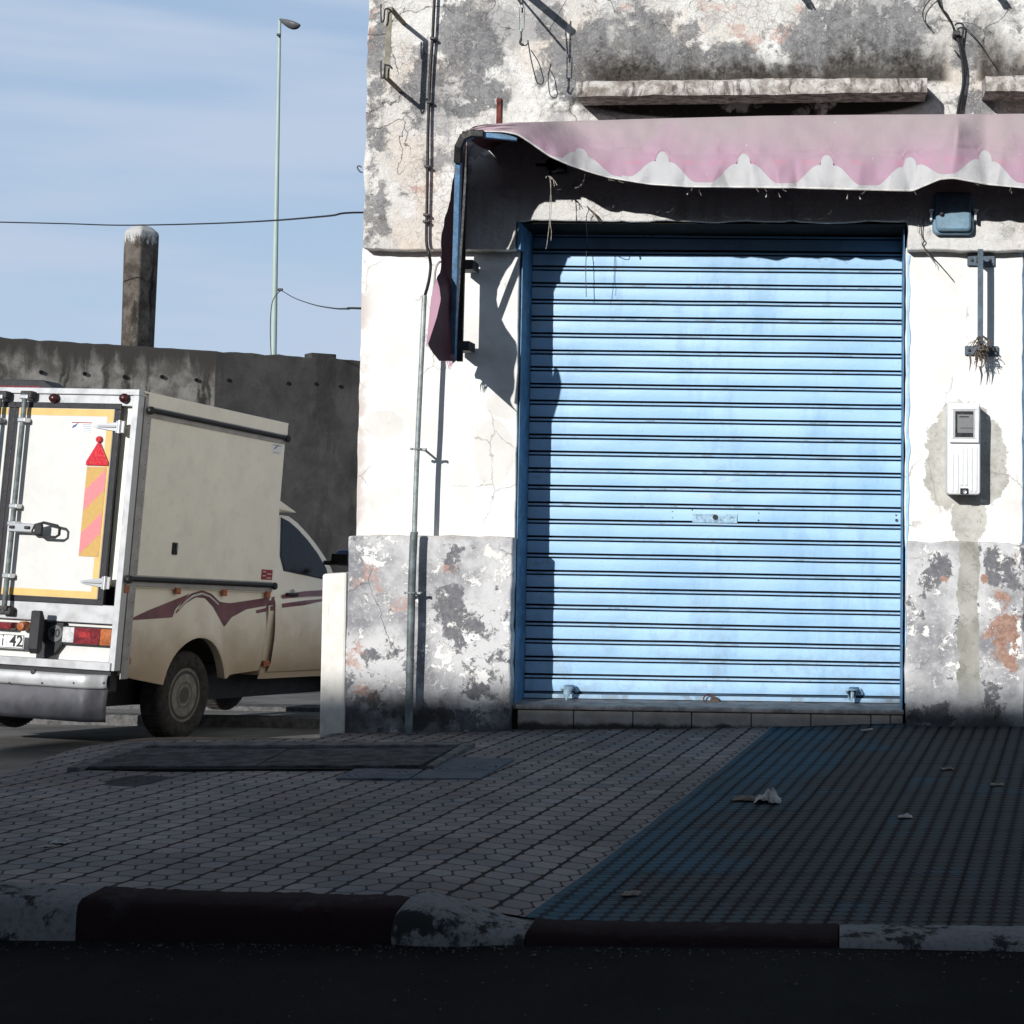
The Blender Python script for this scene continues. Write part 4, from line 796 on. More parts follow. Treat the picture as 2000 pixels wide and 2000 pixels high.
c = at(1080, 322, -.2); build(MB().lathe([(0, -.02), (.035, -.015), (.04, 0), (.035, .02), (0, .03)], 14, Matrix.Translation(c) @ Matrix.Rotation(math.pi/2, 4, 'Z')).box(c.x-.02, c.x+.05, -.2, -.07, c.z-.02, c.z+.02).tube([c+Vector((-.01, 0, 0)), c+Vector((-.012, 0, -.06))], .009, 6), 'wheel', M_black, e, smooth=.8)
wire('loose_wire', [at(1146, 402, -.09), at(1150, 410, -.12), at(1146, 420, -.12), at(1145, 437, -.09), at(1147, 470, .2), at(1144, 520, .2), at(1145, 580, .2)], .0022, M_iron, 'fine dark wire dangling over the upper left of the shutter', 'wire')
wire('loose_wire', [at(1150, 408, -.10), at(1160, 416, -.13), at(1168, 428, -.12), at(1172, 434, -.10)], .0045, M_drystraw, 'short frayed wire end above the top of the shutter', 'wire')
# ================================================================ awning
AW = empty('awning', at(1400, 230, -.08), 'old pink awning with a white scalloped border, furled above the shutter', 'awning')
topc = [(925, 247), (945, 243), (975, 241), (1010, 239), (1060, 238), (1127, 236), (1300, 231), (1500, 226), (1700, 224), (1880, 223), (2000, 222), (2500, 214)]
botc = [(908, 264), (949, 257), (985, 258), (1011, 263), (1033, 277), (1073, 305), (1110, 322), (1151, 336), (1189, 347), (1267, 360), (1345, 365), (1552, 367), (1700, 371), (1782, 373), (1810, 361), (1836, 350), (1862, 348), (1927, 360), (2000, 367), (2060, 372), (2500, 372)]
def smc(c, x): return (interp(c, x-6)+interp(c, x)*2+interp(c, x+6))/4
peaks = [1136, 1294, 1453, 1615, 1777, 1925, 2085, 2245, 2400]
def scal(x):
    pk = min(peaks, key=lambda p: abs(p-x)); u = abs(x-pk); k = .62 if pk == 1136 else 1.
    if u < 12.5: f = 46+20*math.sqrt(max(0, 1-(u/12.5)**2))
    elif u < 68: f = 9+37*(1-sm(16, 66, u))
    else: f = 9
    if x < 1120: f *= max(.4, sm(1080, 1120, x))
    return (2+(f-2)*k)*sm(1000, 1075, x) if x < 1075 else f*k if pk == 1136 else f
def yfront(x, t):     # depth of the cloth: t 0 top, 1 bottom
    y = lerp(lerp(-.655, -.64, t), lerp(-.30, -.415, t**.7), sm(985, lerp(1120, 1210, t), x))
    y -= .085*math.exp(-abs((x-1872+10*t)/(9+30*t))**1.5)*sm(0, .3, t)*(1-.35*t)      # the pulled-out fold
    y += .03*math.exp(-((x-1925)/22)**2)*(1-t*.3)
    a = sm(.35, 1, t); y += .020*a*nz(x*.016, t*1.4, 4)+.009*a*abs(nz(x*.035, t*2.2, 11))+.006*nz(x*.03, t*4, 8)+.006*a*math.sin(x*.085+2*nz(x*.01, t, 2))
    for cx, sl, w_, am, t0 in ((1550, 8, 11, .022, .4), (1420, -34, 13, -.018, .45), (1395, 30, 12, .014, .5), (1690, -18, 15, -.016, .4), (1505, 20, 10, -.013, .5), (1275, -26, 14, -.012, .45), (1215, 14, 10, .012, .5), (1755, 24, 12, .014, .5), (1640, 10, 9, -.010, .55), (1960, -14, 12, -.014, .3), (1345, -10, 9, .010, .55), (1468, -4, 8, .010, .6)):
        y += am*sm(t0, 1, t)*math.exp(-abs((x-cx-sl*(t-.5)*2)/w_)**1.4)
    y += .007*math.exp(-((t-.52-.03*nz(x*.01, 0, 6))/.035)**2)*sm(1050, 1200, x)      # crease where it was folded
    return y
X0a, X1a = 906, 2500
def front(u, v, lo, hi):
    x = lerp(X0a, X1a, u); yt = smc(topc, max(x, 925)) if x > 925 else lerp(262, 247, (x-906)/19); yb = smc(botc, x); h = min(scal(x), (yb-yt)*.8)
    ya, yz = (yt, yb-h) if lo == 0 else (yb-h, yb)
    py = lerp(ya, yz, v); t = (py-yt)/max(1e-3, yb-yt); Y = yfront(x, t); p = at(x, py, Y); return p
fc = build(MB().grid(lambda u, v: front(u, v, 0, 0), 420, 26), 'canvas', M_cloth, AW, smooth=3, fix=False)
bc = build(MB().grid(lambda u, v: front(u, v, 1, 1), 1060, 10), 'scalloped_border', M_border, AW, smooth=3, fix=False)
def orient(o, d):
    me = o.data; s_ = sum((p.normal*p.area for p in me.polygons), Vector())
    if s_.dot(d) < 0: me.flip_normals()
orient(fc, Vector((0, -1, 0))); orient(bc, Vector((0, -1, 0)))
hp = [front(i/300, 1, 1, 1)+Vector((0, -.002, .001)) for i in range(301)]; build(MB().tube(hp, .0045, 5), 'hem', M_hem, AW, smooth=1)
def roof(u, v):
    x = lerp(X0a, X1a, u); p = front(u, 0, 0, 0); q = Vector((p.x+.0, -.075, p.z+lerp(.004, .05, sm(-.35, -.6, p.y)))); r_ = p.lerp(q, v); r_.z -= .012*math.sin(v*math.pi); return r_
rf = build(MB().grid(roof, 120, 5), 'roof_cloth', M_cloth, AW, smooth=3, fix=False); orient(rf, Vector((0, 0, 1)))
# threads hanging off the hem
rr = random.Random(3)
for x in (1190, 1192, 1195, 1210, 1350, 1480, 1494, 1532, 1690, 1786, 1905, 1972):
    p = at(x, smc(botc, x)-1, yfront(x, 1)-.002); build(MB().tube([p, p+Vector((rr.uniform(-.008, .008), 0, -.012)), p+Vector((rr.uniform(-.02, .02), 0, -.012-rr.random()*.014))], .0009, 4), 'loose_thread', M_string, AW)
# frame tubes
def sq(pts, w): return MB().tube(pts, w*.7071, 4)
YT = -.24
build(sq([at(1010, 270, -.60), at(940, 263, -.635), at(921, 263, -.64)], .028), 'front_tube', M_bluemetal, AW, bevel=.003)
build(sq([at(924, 264, -.64), at(908, 270, -.64), at(899, 284, -.63), at(896, 310, -.61), at(893, 420, -.49), at(889, 560, -.34), at(885, 705, -.19)], .028), 'folded_arm', M_bluemetal, AW, bevel=.003)
build(sq([at(945, 262, -.65), at(920, 261, -.655), at(905, 268, -.655), at(896, 286, -.645), at(894.5, 318, -.612)], .034), 'elbow_wrap', M_black, AW, bevel=.004)
build(sq([at(909, 285, -.17), at(905, 430, -.17), at(898, 706, -.17)], .026), 'rear_arm', M_black, AW)
for y0, y1 in ((508, 530), (668, 686)):
    c = at(920, (y0+y1)/2, -.14); xs0 = at(900 if y0 > 600 else 909, 0, -.15).x; xs1 = at(934 if y0 > 600 else 938, 0, -.15).x
    build(MB().box(xs0, xs1, -.185, -.05, c.z-.024, c.z+.024).box(lerp(xs0, xs1, .45), lerp(xs0, xs1, .75), -.05, .0, c.z-.015, c.z+.015), 'mounting_block', M_iron, AW, bevel=.004)
# side curtain: hangs from the arm towards the street, edge torn
ed = [(262, 903), (285, 893), (330, 888), (395, 878), (430, 868), (470, 861), (500, 862), (530, 861), (545, 851), (560, 858), (600, 846), (640, 838), (672, 834), (690, 846), (705, 858)]
def curt(u, v):
    py = lerp(256, 705, v); xt = lerp(915, 888, v)
    xe = interp(ed, py)+(2*nz(py*.06, 0, 3)); Yb = -.20; Ye = -interp([(262, .66), (340, .58), (430, .49), (505, .43), (530, .46), (550, .60), (640, .66), (705, .62)], py); Ye += .015*nz(py*.03, 3, 1)
    k = u; x = lerp(xt-3, xe, k); Y = lerp(Yb, Ye, k)+.02*math.sin(k*math.pi)*nz(py*.015, 9, 2)
    return at(x, py, Y)
cu_ = build(MB().grid(curt, 12, 60), 'side_curtain', M_curtain, AW, smooth=3, fix=False)
orient(cu_, Vector((-1, -.2, 0)))
def flap(u, v):
    py = lerp(545, 672, v); xa_ = interp([(545, 852), (580, 842), (620, 838), (672, 833)], py); xb = interp([(545, 853), (560, 858), (585, 861), (620, 853), (672, 836)], py)
    return at(lerp(xa_, xb, u), py, -.675-.02*u)
fl_ = build(MB().grid(flap, 4, 20), 'turned_flap', M_curtain, AW, smooth=3, fix=False); orient(fl_, Vector((0, -1, 0)))
# cloth between arm and wall behind the arm, upper part only
def inner(u, v):
    py = lerp(252, 500, v); return at(lerp(912, 911, u)-3*v, py, lerp(-.20, -.07, u))+Vector((.004*nz(py*.02, u*3, 0), 0, 0))
ic = build(MB().grid(inner, 6, 24), 'inner_curtain', M_curtain, AW, smooth=3, fix=False); orient(ic, Vector((-1, 0, 0)))
mb = MB(); rr = random.Random(9)
for k in range(10):
    p = at(885-rr.random()*8, 690+rr.random()*6, -.27); mb.tube([p, p+Vector((rr.uniform(-.02, .015), 0, -.03)), p+Vector((rr.uniform(-.03, .01), 0, -.05-rr.random()*.03))], [.004, .003, .001], 4)
build(mb, 'torn_shreds', M_curtain, AW)
build(MB().tube(bez([at(866, 512, -.12), at(858, 512, -.15), at(851, 525, -.16), at(848, 555, -.15), at(838, 660, -.12)], 6), .006, 8), 'hanging_cord', simple('grey_cord', (.35, .34, .32), .7), AW, smooth=1)
# ================================================================ litter
def scrap(px, py, w, d, h, mat, lab, seed, name='paper_scrap', cat='litter', group=None):
    c = og(px, py); r_ = random.Random(seed)
    def f(u, v):
        x = (u-.5)*w; y = (v-.5)*d; z = .004+h*(abs(nz(u*3+seed, v*3, 0))*1.6+.8*max(0, nz(u*2, v*2, seed)))*math.sin(math.pi*u)*(.4+.6*math.sin(math.pi*v)); return c+Vector((x+.15*w*nz(v*2, seed, 1), y+.2*d*nz(u*2, seed, 5), z))
    o = build(MB().grid(f, 14, 10), name, mat, smooth=.5, solid=.0012); return tag(o, lab, cat, group)
M_paper = simple('grubby_paper', (.36, .345, .33), .85, var=.3, sc=25)
M_leaf = simple('dry_leaf', (.16, .135, .11), .85, var=.35, sc=40)
scrap(1500, 1566, .10, .12, .06, M_paper, 'crumpled dirty paper on the blue paving, lighter half of the heap', 3)
scrap(1463, 1562, .12, .10, .022, M_drystraw, 'flattened brown rag beside the crumpled paper on the blue paving', 8, 'rag_scrap')
for k, (x, y, lab) in enumerate(((1234, 1748, 'curled dead leaf near the left front corner of the blue paving'), (1947, 1534, 'dead leaf on the paving near the right edge of the photo'), (1768, 1597, 'pale dead leaf on the right half of the paving'), (1850, 1503, 'small dead leaf on the paving below the meter box'))):
    scrap(x, y, .05, .055, .009, M_leaf if k != 2 else M_paper, lab, k+11, 'dead_leaf', 'leaf', 'dead leaves on the paving')
scrap(118, 1647, .05, .05, .015, M_paper, 'larger of the white scraps on the grey paving at the far left', 31)
scrap(93, 1655, .03, .03, .008, M_paper, 'tiny white scrap in front of the larger one at the far left', 33)
p, q = og(1683, 1427, .008), og(1704, 1424, .010); o = build(MB().tube([p, q], .005, 6), 'wood_splinter', M_paper); tag(o, 'pale splinter lying against the foot of the shop step', 'splinter')
p, q = og(735, 1618), og(765, 1620)
# ================================================================ delivery pickup with box body
TO = Vector((-5.331, 3.817, -.674)); ty, tp_, tr = .211, .058, .025
_f = Vector((math.sin(ty), math.cos(ty), 0)); _r = Vector((math.cos(ty), -math.sin(ty), 0))
f2 = _f*math.cos(tp_)-upv*math.sin(tp_); u2 = upv*math.cos(tp_)+_f*math.sin(tp_)
r2 = _r*math.cos(tr)-u2*math.sin(tr); u3 = u2*math.cos(tr)+_r*math.sin(tr)
TM = Matrix.Translation(TO) @ Matrix((r2, f2, u3)).transposed().to_4x4(); TI = TM.inverted()
T = empty('delivery_pickup', (0, 0, 0), 'cream pickup with a white refrigerated box body, parked in the side street seen from behind', 'pickup truck')
T.matrix_world = TM; T['_local'] = 1
lo_ = TI @ CAM
def tR(px, py, y=0.):
    d = TI.to_3x3() @ ray(px, py); k = (y-lo_.y)/d.y; p = lo_+d*k; return p.x, p.z
def tS(px, py, x=0.):
    d = TI.to_3x3() @ ray(px, py); k = (x-lo_.x)/d.x; p = lo_+d*k; return p.y, p.z
Wd = 1.80; RW = .345; wy = 1.016; BL = 2.10
ztop = 2.632
# --- box body
tbox = MB().box(-Wd, -.0, .06, BL, 1.17, ztop-.012); build(tbox, 'cargo_box', M_panel, T, bevel=.02)
build(MB().box(-.0, .012, .10, BL-.0, 2.515, ztop-.004).box(-Wd-.012, -Wd, .10, BL, 2.515, ztop-.004).box(-Wd-.01, .012, .05, BL+.004, ztop-.012, ztop+.004), 'roof_edge', M_panel, T, bevel=.006)
def rail(y0, y1, z):
    g = build(MB().box(.0, .014, y0, y1, z-.048, z+.034), 'side_rail', M_alud, T, bevel=.004)
    build(MB().tube([(.024, y0, z+.004), (.024, y1, z+.004)], .019, 10), 'rubber_strip', M_black, g, smooth=1)
    for yy_ in (y0, y1): build(MB().lathe([(0, -.026), (.03, -.02), (.032, .0)], 12, Matrix.Translation((.026, yy_, z)) @ Matrix.Rotation(math.pi, 4, 'Z')), 'end_cap', M_black, g, smooth=1)
    return g
rail(.11, BL-.03, 2.498); rail(.03, BL-.05, 1.232)
# rear frame
def bxp(x0, y0, x1, y1, Y0, Y1):    # rear facing box from where its corners are seen on the plane Y0
    a, b = tR(x0, y0, Y0), tR(x1, y1, Y0); return MB().box(min(a[0], b[0]), max(a[0], b[0]), Y0, Y1, min(a[1], b[1]), max(a[1], b[1]))
fr = build(MB().box(-Wd, .002, -.012, .06, ztop-.035, ztop+.01), 'rear_frame', M_alu, T, bevel=.004)
build(MB().box(-.045, .006, -.014, .058, .56, ztop-.036), 'rear_frame', M_alu, T, bevel=.004)
build(MB().box(-Wd-.006, -Wd+.045, -.014, .058, .56, ztop-.036), 'rear_frame', M_alu, T, bevel=.004)
build(MB().box(-Wd+.05, -.047, .004, .06, ztop-.115, ztop-.038), 'upper_frame_bar', M_alu, T, bevel=.003)
build(MB().box(.002, .0105, .064, .155, .50, ztop-.03), 'corner_strip', M_alud, T, bevel=.002)
mb = MB()
for k in range(19): mb.lathe([(.0045, 0), (.003, .003), (0, .0035)], 6, Matrix.Translation((.0105, .125, .65+k*.103)))
build(mb, 'rivet_row', M_iron, T)
# doors
zt_d, zb_d = tR(100, 800)[1], tR(100, 1166)[1]; xr = tR(214, 1050)[0]; xc = tR(11, 1000)[0]
def doorset(x0, x1, hinge):
    seal = build(frame(x0, x1, zb_d-.045, zt_d+.055, -.008, .03, .046), 'door_seal', M_seal, T, bevel=.006)
    d = build(MB().box(x0+.044, x1-.044, -.018, .03, zb_d, zt_d+.01), 'rear_door', M_door, T, bevel=.004)
    t = .052; X0, X1, Z0, Z1 = x0+.047, x1-.047, zb_d+.003, zt_d+.007
    build(MB().box(X0, X1, -.0200, -.0185, Z1-t, Z1).box(X0, X1, -.0200, -.0185, Z0, Z0+t).box((X1-t) if hinge > 0 else X0, X1 if hinge > 0 else X0+t, -.0200, -.0185, Z0+t, Z1-t), 'reflective_tape', M_yel, d)
    for yy_ in (834, 1139):
        hz = tR(215, yy_)[1]; hx = x1+.02 if hinge > 0 else x0-.02; s_ = -1 if hinge > 0 else 1
        h = MB().prism([(0, -.035), (0, .035), (-.06, .032), (-.20, .012), (-.215, 0), (-.20, -.012), (-.06, -.032)], lambda a, b, dd: Vector((hx-s_*a, dd, hz+b)), -.020, -.032)
        h.tube([(hx, -.035, hz-.05), (hx, -.035, hz+.05)], .013, 8).box(hx-.035, hx+.035, -.03, -.016, hz-.045, hz+.045).tube([(hx+s_*.03, -.036, hz), (hx+s_*.18, -.034, hz)], .009, 6)
        build(h, 'door_hinge', M_chrome, T, bevel=.002)
    return d
dr_ = doorset(xc, xr, 1); dl_ = doorset(xc-(xr-xc)-.002, xc-.002, -1)
# lock rods
for px0, px1, nm in ((47, 10, 1), (-6, -36, 0)):
    a, b = tR(px0, 770, -.07), tR(px1, 1193, -.07); xm = (a[0]+b[0])/2
    r_ = build(MB().tube([(xm, -.07, b[1]), (xm, -.07, a[1])], .019, 12), 'lock_rod', M_pipe2, T, smooth=1)
    for zz in (a[1]-.02, lerp(a[1], b[1], .12), lerp(a[1], b[1], .52), lerp(a[1], b[1], .60), lerp(a[1], b[1], .84), b[1]+.02):
        build(MB().box(xm-.035, xm+.035, -.09, -.018, zz-.018, zz+.018), 'rod_guide', M_chrome if zz > b[1]+.1 else M_iron, r_, bevel=.008)
    for zz in (a[1], b[1]): build(MB().box(xm-.045, xm+.055, -.075, -.012, zz-.03, zz+.028), 'cam_keeper', M_iron, r_, bevel=.01)
a, b = tR(20, 1016, -.09), tR(116, 1056, -.09)
zc_ = (a[1]+b[1])/2
hdl = build(MB().box(a[0], a[0]+.23, -.105, -.085, zc_-.016, zc_+.05), 'door_handle', M_chrome, dr_, bevel=.006)
build(MB().tube([(a[0]+.02, -.11, zc_+.018), (a[0]+.055, -.11, zc_+.018)], .012, 8).tube([(a[0]+.15, -.11, zc_+.018), (a[0]+.19, -.11, zc_+.018)], .012, 8), 'handle_bolts', M_iron, dr_)
rx0, rx1, rz0, rz1 = a[0]+.21, b[0]+.0, zc_-.045, zc_+.06
build(MB().tube([(rx0, -.10, rz0+.035), (rx0+.06, -.10, rz0), (rx1-.03, -.10, rz0), (rx1, -.10, rz0+.02), (rx1, -.10, rz1-.04), (rx1-.02, -.10, rz1-.02), (rx0+.09, -.10, rz1), (rx0+.02, -.10, rz1-.02), (rx0, -.10, rz0+.035)], .011, 6), 'handle_ring', M_black, dr_, smooth=1)
build(MB().box(rx0+.02, rx0+.085, -.115, -.085, rz0+.01, rz1-.01), 'handle_latch', M_seal, dr_, bevel=.012)
# stickers and warning board
x0, z1 = tR(139, 822, -.02); x1, z0 = tR(180, 846, -.02)
stk = build(MB().box(x0, x1, -.0195, -.0182, z0, z1), 'sticker', M_white, T)
mb = MB(); rr = random.Random(4)
for k in range(6):
    zz = lerp(z1-.012, z0+.008, k/5); 
    if k == 0: continue
    mb.box(x0+(x1-x0)*.55, x1-.006-rr.random()*.02, -.0203, -.0197, zz-.002, zz+.002)
mb.add([(x0+.01, -.0203, z0+.03), (x0+.02, -.0203, z0+.055), (x0+.065, -.0203, z0+.075), (x0+.045, -.0203, z0+.045)], [(0, 1, 2, 3)])
build(mb, 'sticker_print', M_txtblue, stk); build(MB().box(x0+.006, x1-.008, -.0203, -.0197, z1-.016, z1-.008), 'sticker_heading', M_txtred, stk)
wa, wb_ = tR(171, 911, -.022), tR(209, 911, -.022); wc, wdn = tR(192, 1087, -.022), tR(152, 1086, -.022)
xw0 = (wa[0]+wdn[0])/2; xw1 = (wb_[0]+wc[0])/2; zw1 = wa[1]; zw0 = wdn[1]; ww = xw1-xw0
board = build(MB().box(xw0, xw1, -.0225, -.0183, zw0, zw1), 'warning_board', M_ochre, T, bevel=.001)
mb = MB(); sl = ww*.95; Hh = zw1-zw0
def diag(za):   # a stripe whose left edge spans za..za+h, rising to the right
    h = Hh*.235; return [(xw0+.002, -.0232, za), (xw1-.002, -.0232, za+sl), (xw1-.002, -.0232, za+sl+h), (xw0+.002, -.0232, za+h)]
for z_ in (zw0+Hh*.02, zw0+Hh*.50): mb.add(diag(z_), [(0, 1, 2, 3)])
build(mb, 'pink_stripes', M_pinkr, board)
mb = MB()
for xx in (xw0+.015, xw1-.015):
    for zz in (zw0+.015, zw1-.015): mb.lathe([(0, -.003), (.005, -.002), (.006, 0)], 8, Matrix.Translation((xx, -.0225, zz)) @ Matrix.Rotation(math.pi/2, 4, 'Z'))
build(mb, 'board_screws', M_alud, board)
c = tR(191, 890, -.03); tz = zw1+.008; tw = ww*.56; xm = (xw0+xw1)/2+.004
tri = MB().prism([(xm-tw, tz), (xm+tw, tz), (xm+tw*.98, tz+.03), (xm+.012, tz+.17), (xm-.012, tz+.17), (xm-tw*.98, tz+.03)], lambda a, b, d: Vector((a, d, b)), -.019, -.034)
build(tri, 'reflector_triangle', M_red, T, bevel=.006)
build(MB().lathe([(0, -.022), (.022, -.02), (.026, -.012), (.026, 0)], 18, Matrix.Translation((xm, -.02, tz+.196)) @ Matrix.Rotation(math.pi/2, 4, 'Z')), 'reflector_ball', M_red, T, smooth=1)
for px in (107, 244):
    p = tR(px, 778, -.01); build(MB().lathe([(0, -.045), (.025, -.04), (.036, -.02), (.038, 0)], 14, Matrix.Translation((p[0]-.0, -.008, p[1])) @ Matrix.Rotation(math.pi/2, 4, 'Z')), 'marker_lamp', M_darkred, T, smooth=1)
# lower rear
zA = tR(100, 1176)[1]; zB = tR(100, 1213)[1]; zC = tR(100, 1287)[1]; zD = tR(100, 1303)[1]; zE = tR(100, 1338)[1]; zF = tR(100, 1403)[1]
build(MB().box(-Wd+.05, -.047, -.004, .06, zB, zA-.002), 'rear_sill', M_alu, T, bevel=.006)
build(MB().box(-Wd+.05, -.047, .05, .10, zC-.05, zB), 'tail_panel', M_door, T, bevel=.004)
build(MB().box(-Wd+.05, -.02, -.03, .08, zD, zC), 'lower_rail', M_alu, T, bevel=.004)
build(MB().box(-Wd+.05, -.03, .0, .08, zE-.02, zD), 'lower_gap', M_seal, T)
def bump(u, v, za, zb2, off): 
    x = lerp(-Wd+.03, -.035, u); z = lerp(za, zb2, v); cur = .10*(sm(.92, 1, u)+sm(.08, 0, u)); return Vector((x, -.10+cur+off-.012*math.sin(v*math.pi), z))
build(MB().grid(lambda u, v: bump(u, v, zE, zD-.03, -.02), 60, 6), 'bumper_step', M_alu, T, smooth=1, solid=.01)
build(MB().grid(lambda u, v: bump(u, v, zF, zE+.01, .0), 60, 8), 'bumper_panel', M_flap, T, smooth=1, solid=.01)
mb = MB()
for px in (18, 83, 145, 203): p = tR(px, 1334, -.13); mb.lathe([(0, -.006), (.008, -.004), (.009, .004)], 8, Matrix.Translation((p[0], -.133, p[1])) @ Matrix.Rotation(math.pi/2, 4, 'Z'))
p = tR(65, 1312, -.13); mb.lathe([(0, -.015), (.018, -.01), (.02, .01)], 10, Matrix.Translation((p[0], -.128, p[1])) @ Matrix.Rotation(math.pi/2, 4, 'Z'))
build(mb, 'bumper_bolts', M_iron, T)
# tail lamp cluster
a, b = tR(124, 1224, 0), tR(206, 1261, 0); c1, c2 = tR(145, 1240)[0], tR(196, 1240)[0]; xe = -.048
hs = build(MB().box(a[0]-.005, xe, .012, .05, b[1]-.01, a[1]+.008), 'tail_lamp', M_black, T)
build(MB().box(a[0], c1, -.006, .012, b[1]+.006, a[1]), 'reversing_lens', M_clear, hs, bevel=.005)
build(MB().box(c1+.001, c2, -.008, .012, b[1], a[1]), 'red_lens', M_redlens, hs, bevel=.005)
build(MB().box(c2+.001, xe-.002, -.006, .012, b[1], a[1]), 'amber_lens', M_orange, hs, bevel=.005)
build(MB().box(c1+.05, c1+.14, -.0095, -.0075, b[1]+.05, a[1]-.03), 'bright_patch', simple('bright_red_lens', (.30, .025, .028), .3), hs)  # patch of brighter red on the lens
# fender guard
a, b = tR(61, 1193, -.16), tR(73, 1262, -.16)
gb_ = [(-.16, a[1]), (-.13, a[1]+.005), (-.10, a[1]-.05), (-.10, b[1]-.03), (-.13, b[1]-.06), (-.16, b[1]-.02)]
build(MB().prism([(y_, z_) for y_, z_ in gb_], lambda y_, z_, d: Vector((d, y_, z_)), a[0], b[0]-.004), 'rubber_buffer', M_seal, T, bevel=.006)
build(MB().box(a[0]+.0, a[0]+.02, -.10, .0, b[1]+.03, a[1]-.06), 'buffer_bracket', M_seal, T)
p = tR(108, 1237, -.004); xd, zd_ = p
build(MB().prism([(xd-.15, zd_+.08), (xd+.06, zd_+.08), (xd+.06, zd_-.07), (xd+.0, zd_-.15), (xd-.10, zd_-.19), (xd-.15, zd_-.19)], lambda a, b, d: Vector((a, d, b)), .0, .045), 'bracket_plate', M_seal, T)
disc = build(MB().lathe([(0, -.004), (.062, -.004), (.064, .004)], 28, Matrix.Translation((xd, -.004, zd_)) @ Matrix.Rotation(math.pi/2, 4, 'Z')), 'speed_disc', simple('dim_grey_disc', (.12, .122, .13), .6), T, smooth=.5)
def text(s_, size, org, mat, parent, name, ux=Vector((1, 0, 0)), uz=Vector((0, 0, 1)), d=.0012, bold=0):
    cv = bpy.data.curves.new('txt', 'FONT'); cv.body = s_; cv.size = size; cv.extrude = d; cv.offset = bold; cv.align_x = 'CENTER'; cv.align_y = 'CENTER'
    ob = bpy.data.objects.new('txt', cv); S.collection.objects.link(ob); bpy.context.view_layer.update()
    me = bpy.data.meshes.new_from_object(ob.evaluated_get(bpy.context.evaluated_depsgraph_get())); bpy.data.objects.remove(ob)
    n_ = ux.cross(uz); mb = MB(); mb.v = [tuple(org+ux*v.co.x+uz*v.co.y-n_*0+(-n_)*(-v.co.z)*-1*-1) for v in me.vertices]; mb.f = [tuple(p.vertices) for p in me.polygons]
    return build(mb, name, mat, parent, fix=False)
text('90', .085, Vector((xd, -.0095, zd_)), M_text, disc, 'speed_digits', bold=.002)
a, b = tR(0, 1237, -.04), tR(46, 1268, -.04)
pw = .50; pl_ = build(MB().box(b[0]-pw, b[0], -.045, -.040, b[1], a[1]), 'number_plate', M_white, T, bevel=.002)
build(frame(b[0]-pw+.004, b[0]-.004, b[1]+.004, a[1]-.004, -.0465, -.0455, .005), 'plate_border', M_text, pl_)
zc_ = (a[1]+b[1])/2
text('42', .115, Vector((b[0]-.065, -.0466, zc_)), M_text, pl_, 'plate_digits', bold=.002)
build(MB().box(b[0]-.150, b[0]-.147, -.0465, -.0455, b[1]+.012, a[1]-.012), 'plate_divider', M_alud, pl_)
build(MB().box(b[0]-.187, b[0]-.178, -.0468, -.0455, zc_-.035, zc_+.02).box(b[0]-.188, b[0]-.177, -.0468, -.0455, zc_+.032, zc_+.043), 'plate_letter', M_text, pl_)
a, b = tR(-5, 1214, -.03), tR(24, 1227, -.03); build(MB().box(a[0]-.06, b[0], -.05, .05, b[1]-.01, a[1]), 'plate_lamp', M_redlens, T, bevel=.01)
p = tR(42, 1223, -.02); build(MB().lathe([(0, -.02), (.03, -.015), (.036, 0), (.036, .06)], 16, Matrix.Translation((p[0], -.02, p[1])) @ Matrix.Rotation(math.pi/2, 4, 'Z')), 'round_amber_lamp', M_orange, T, smooth=1)
# roof bar
a = tR(88, 743, .25); b = tR(126, 758, .25)
build(MB().prism([(-Wd+.1, ztop+.0), (b[0], ztop+.0), (a[0], a[1]), (-Wd+.2, a[1])], lambda x_, z_, d: Vector((x_, d, z_)), .22, .42), 'beacon_bar', M_seal, T, bevel=.008)
build(MB().prism([(-Wd+.15, ztop+.03), (a[0]+.02, ztop+.03), (a[0]-.01, ztop+.05), (-Wd+.2, ztop+.05)], lambda x_, z_, d: Vector((x_, d, z_)), .212, .22), 'beacon_lens', M_redlens, T)
# --- pickup bed side
def surf(y_, z_):   # outer surface of the lower body
    dd = math.hypot(y_-wy, z_-RW-.02); b_ = -.028
    b_ += .045*math.exp(-((dd-.44)/.10)**2)*(1 if z_ > .3 else 0)
    b_ += .020*math.exp(-((z_-.86)/.16)**2)
    b_ -= .05*sm(.62, .38, z_)*(1-math.exp(-((dd-.44)/.16)**2))
    b_ -= .03*sm(2.02, 2.09, y_) if y_ < 2.12 else 0
    b_ -= .03*sm(.10, .0, y_)
    if y_ > 2.11: b_ = -.045+.022*math.exp(-((z_-.82)/.22)**2)-.05*sm(.6, .42, z_)-.02*sm(2.2, 2.12, y_)-max(0, z_-1.10)*.42
    return b_
def onS(px, py, off=0.):
    x = -.03
    for _ in range(6):
        y_, z_ = tS(px, py, x); x = surf(y_, z_)+off
    return Vector((x, y_, z_))
AR = .425
def zbot(y_):
    base = interp([(0, .545), (.45, .47), (.60, .44), (1.4, .46), (1.6, .49), (2.09, .52)], y_)
    if abs(y_-wy) < AR: return max(base, RW+.03+math.sqrt(AR**2-(y_-wy)**2)*1.0)
    return base
ys_ = sorted(set([.0, .02]+[round(i*.03, 4) for i in range(1, 70)]+[wy-AR+.002, wy-AR+.012, wy+AR-.002, wy+AR-.012, 2.09]))
def col_(y_):
    z0 = zbot(y_); return [Vector((surf(y_, z0)-.07, y_, z0+.005)), Vector((surf(y_, z0)-.012, y_, z0-.002))]+[Vector((surf(y_, lerp(z0, 1.21, k/18)), y_, lerp(z0, 1.21, k/18))) for k in range(19)]
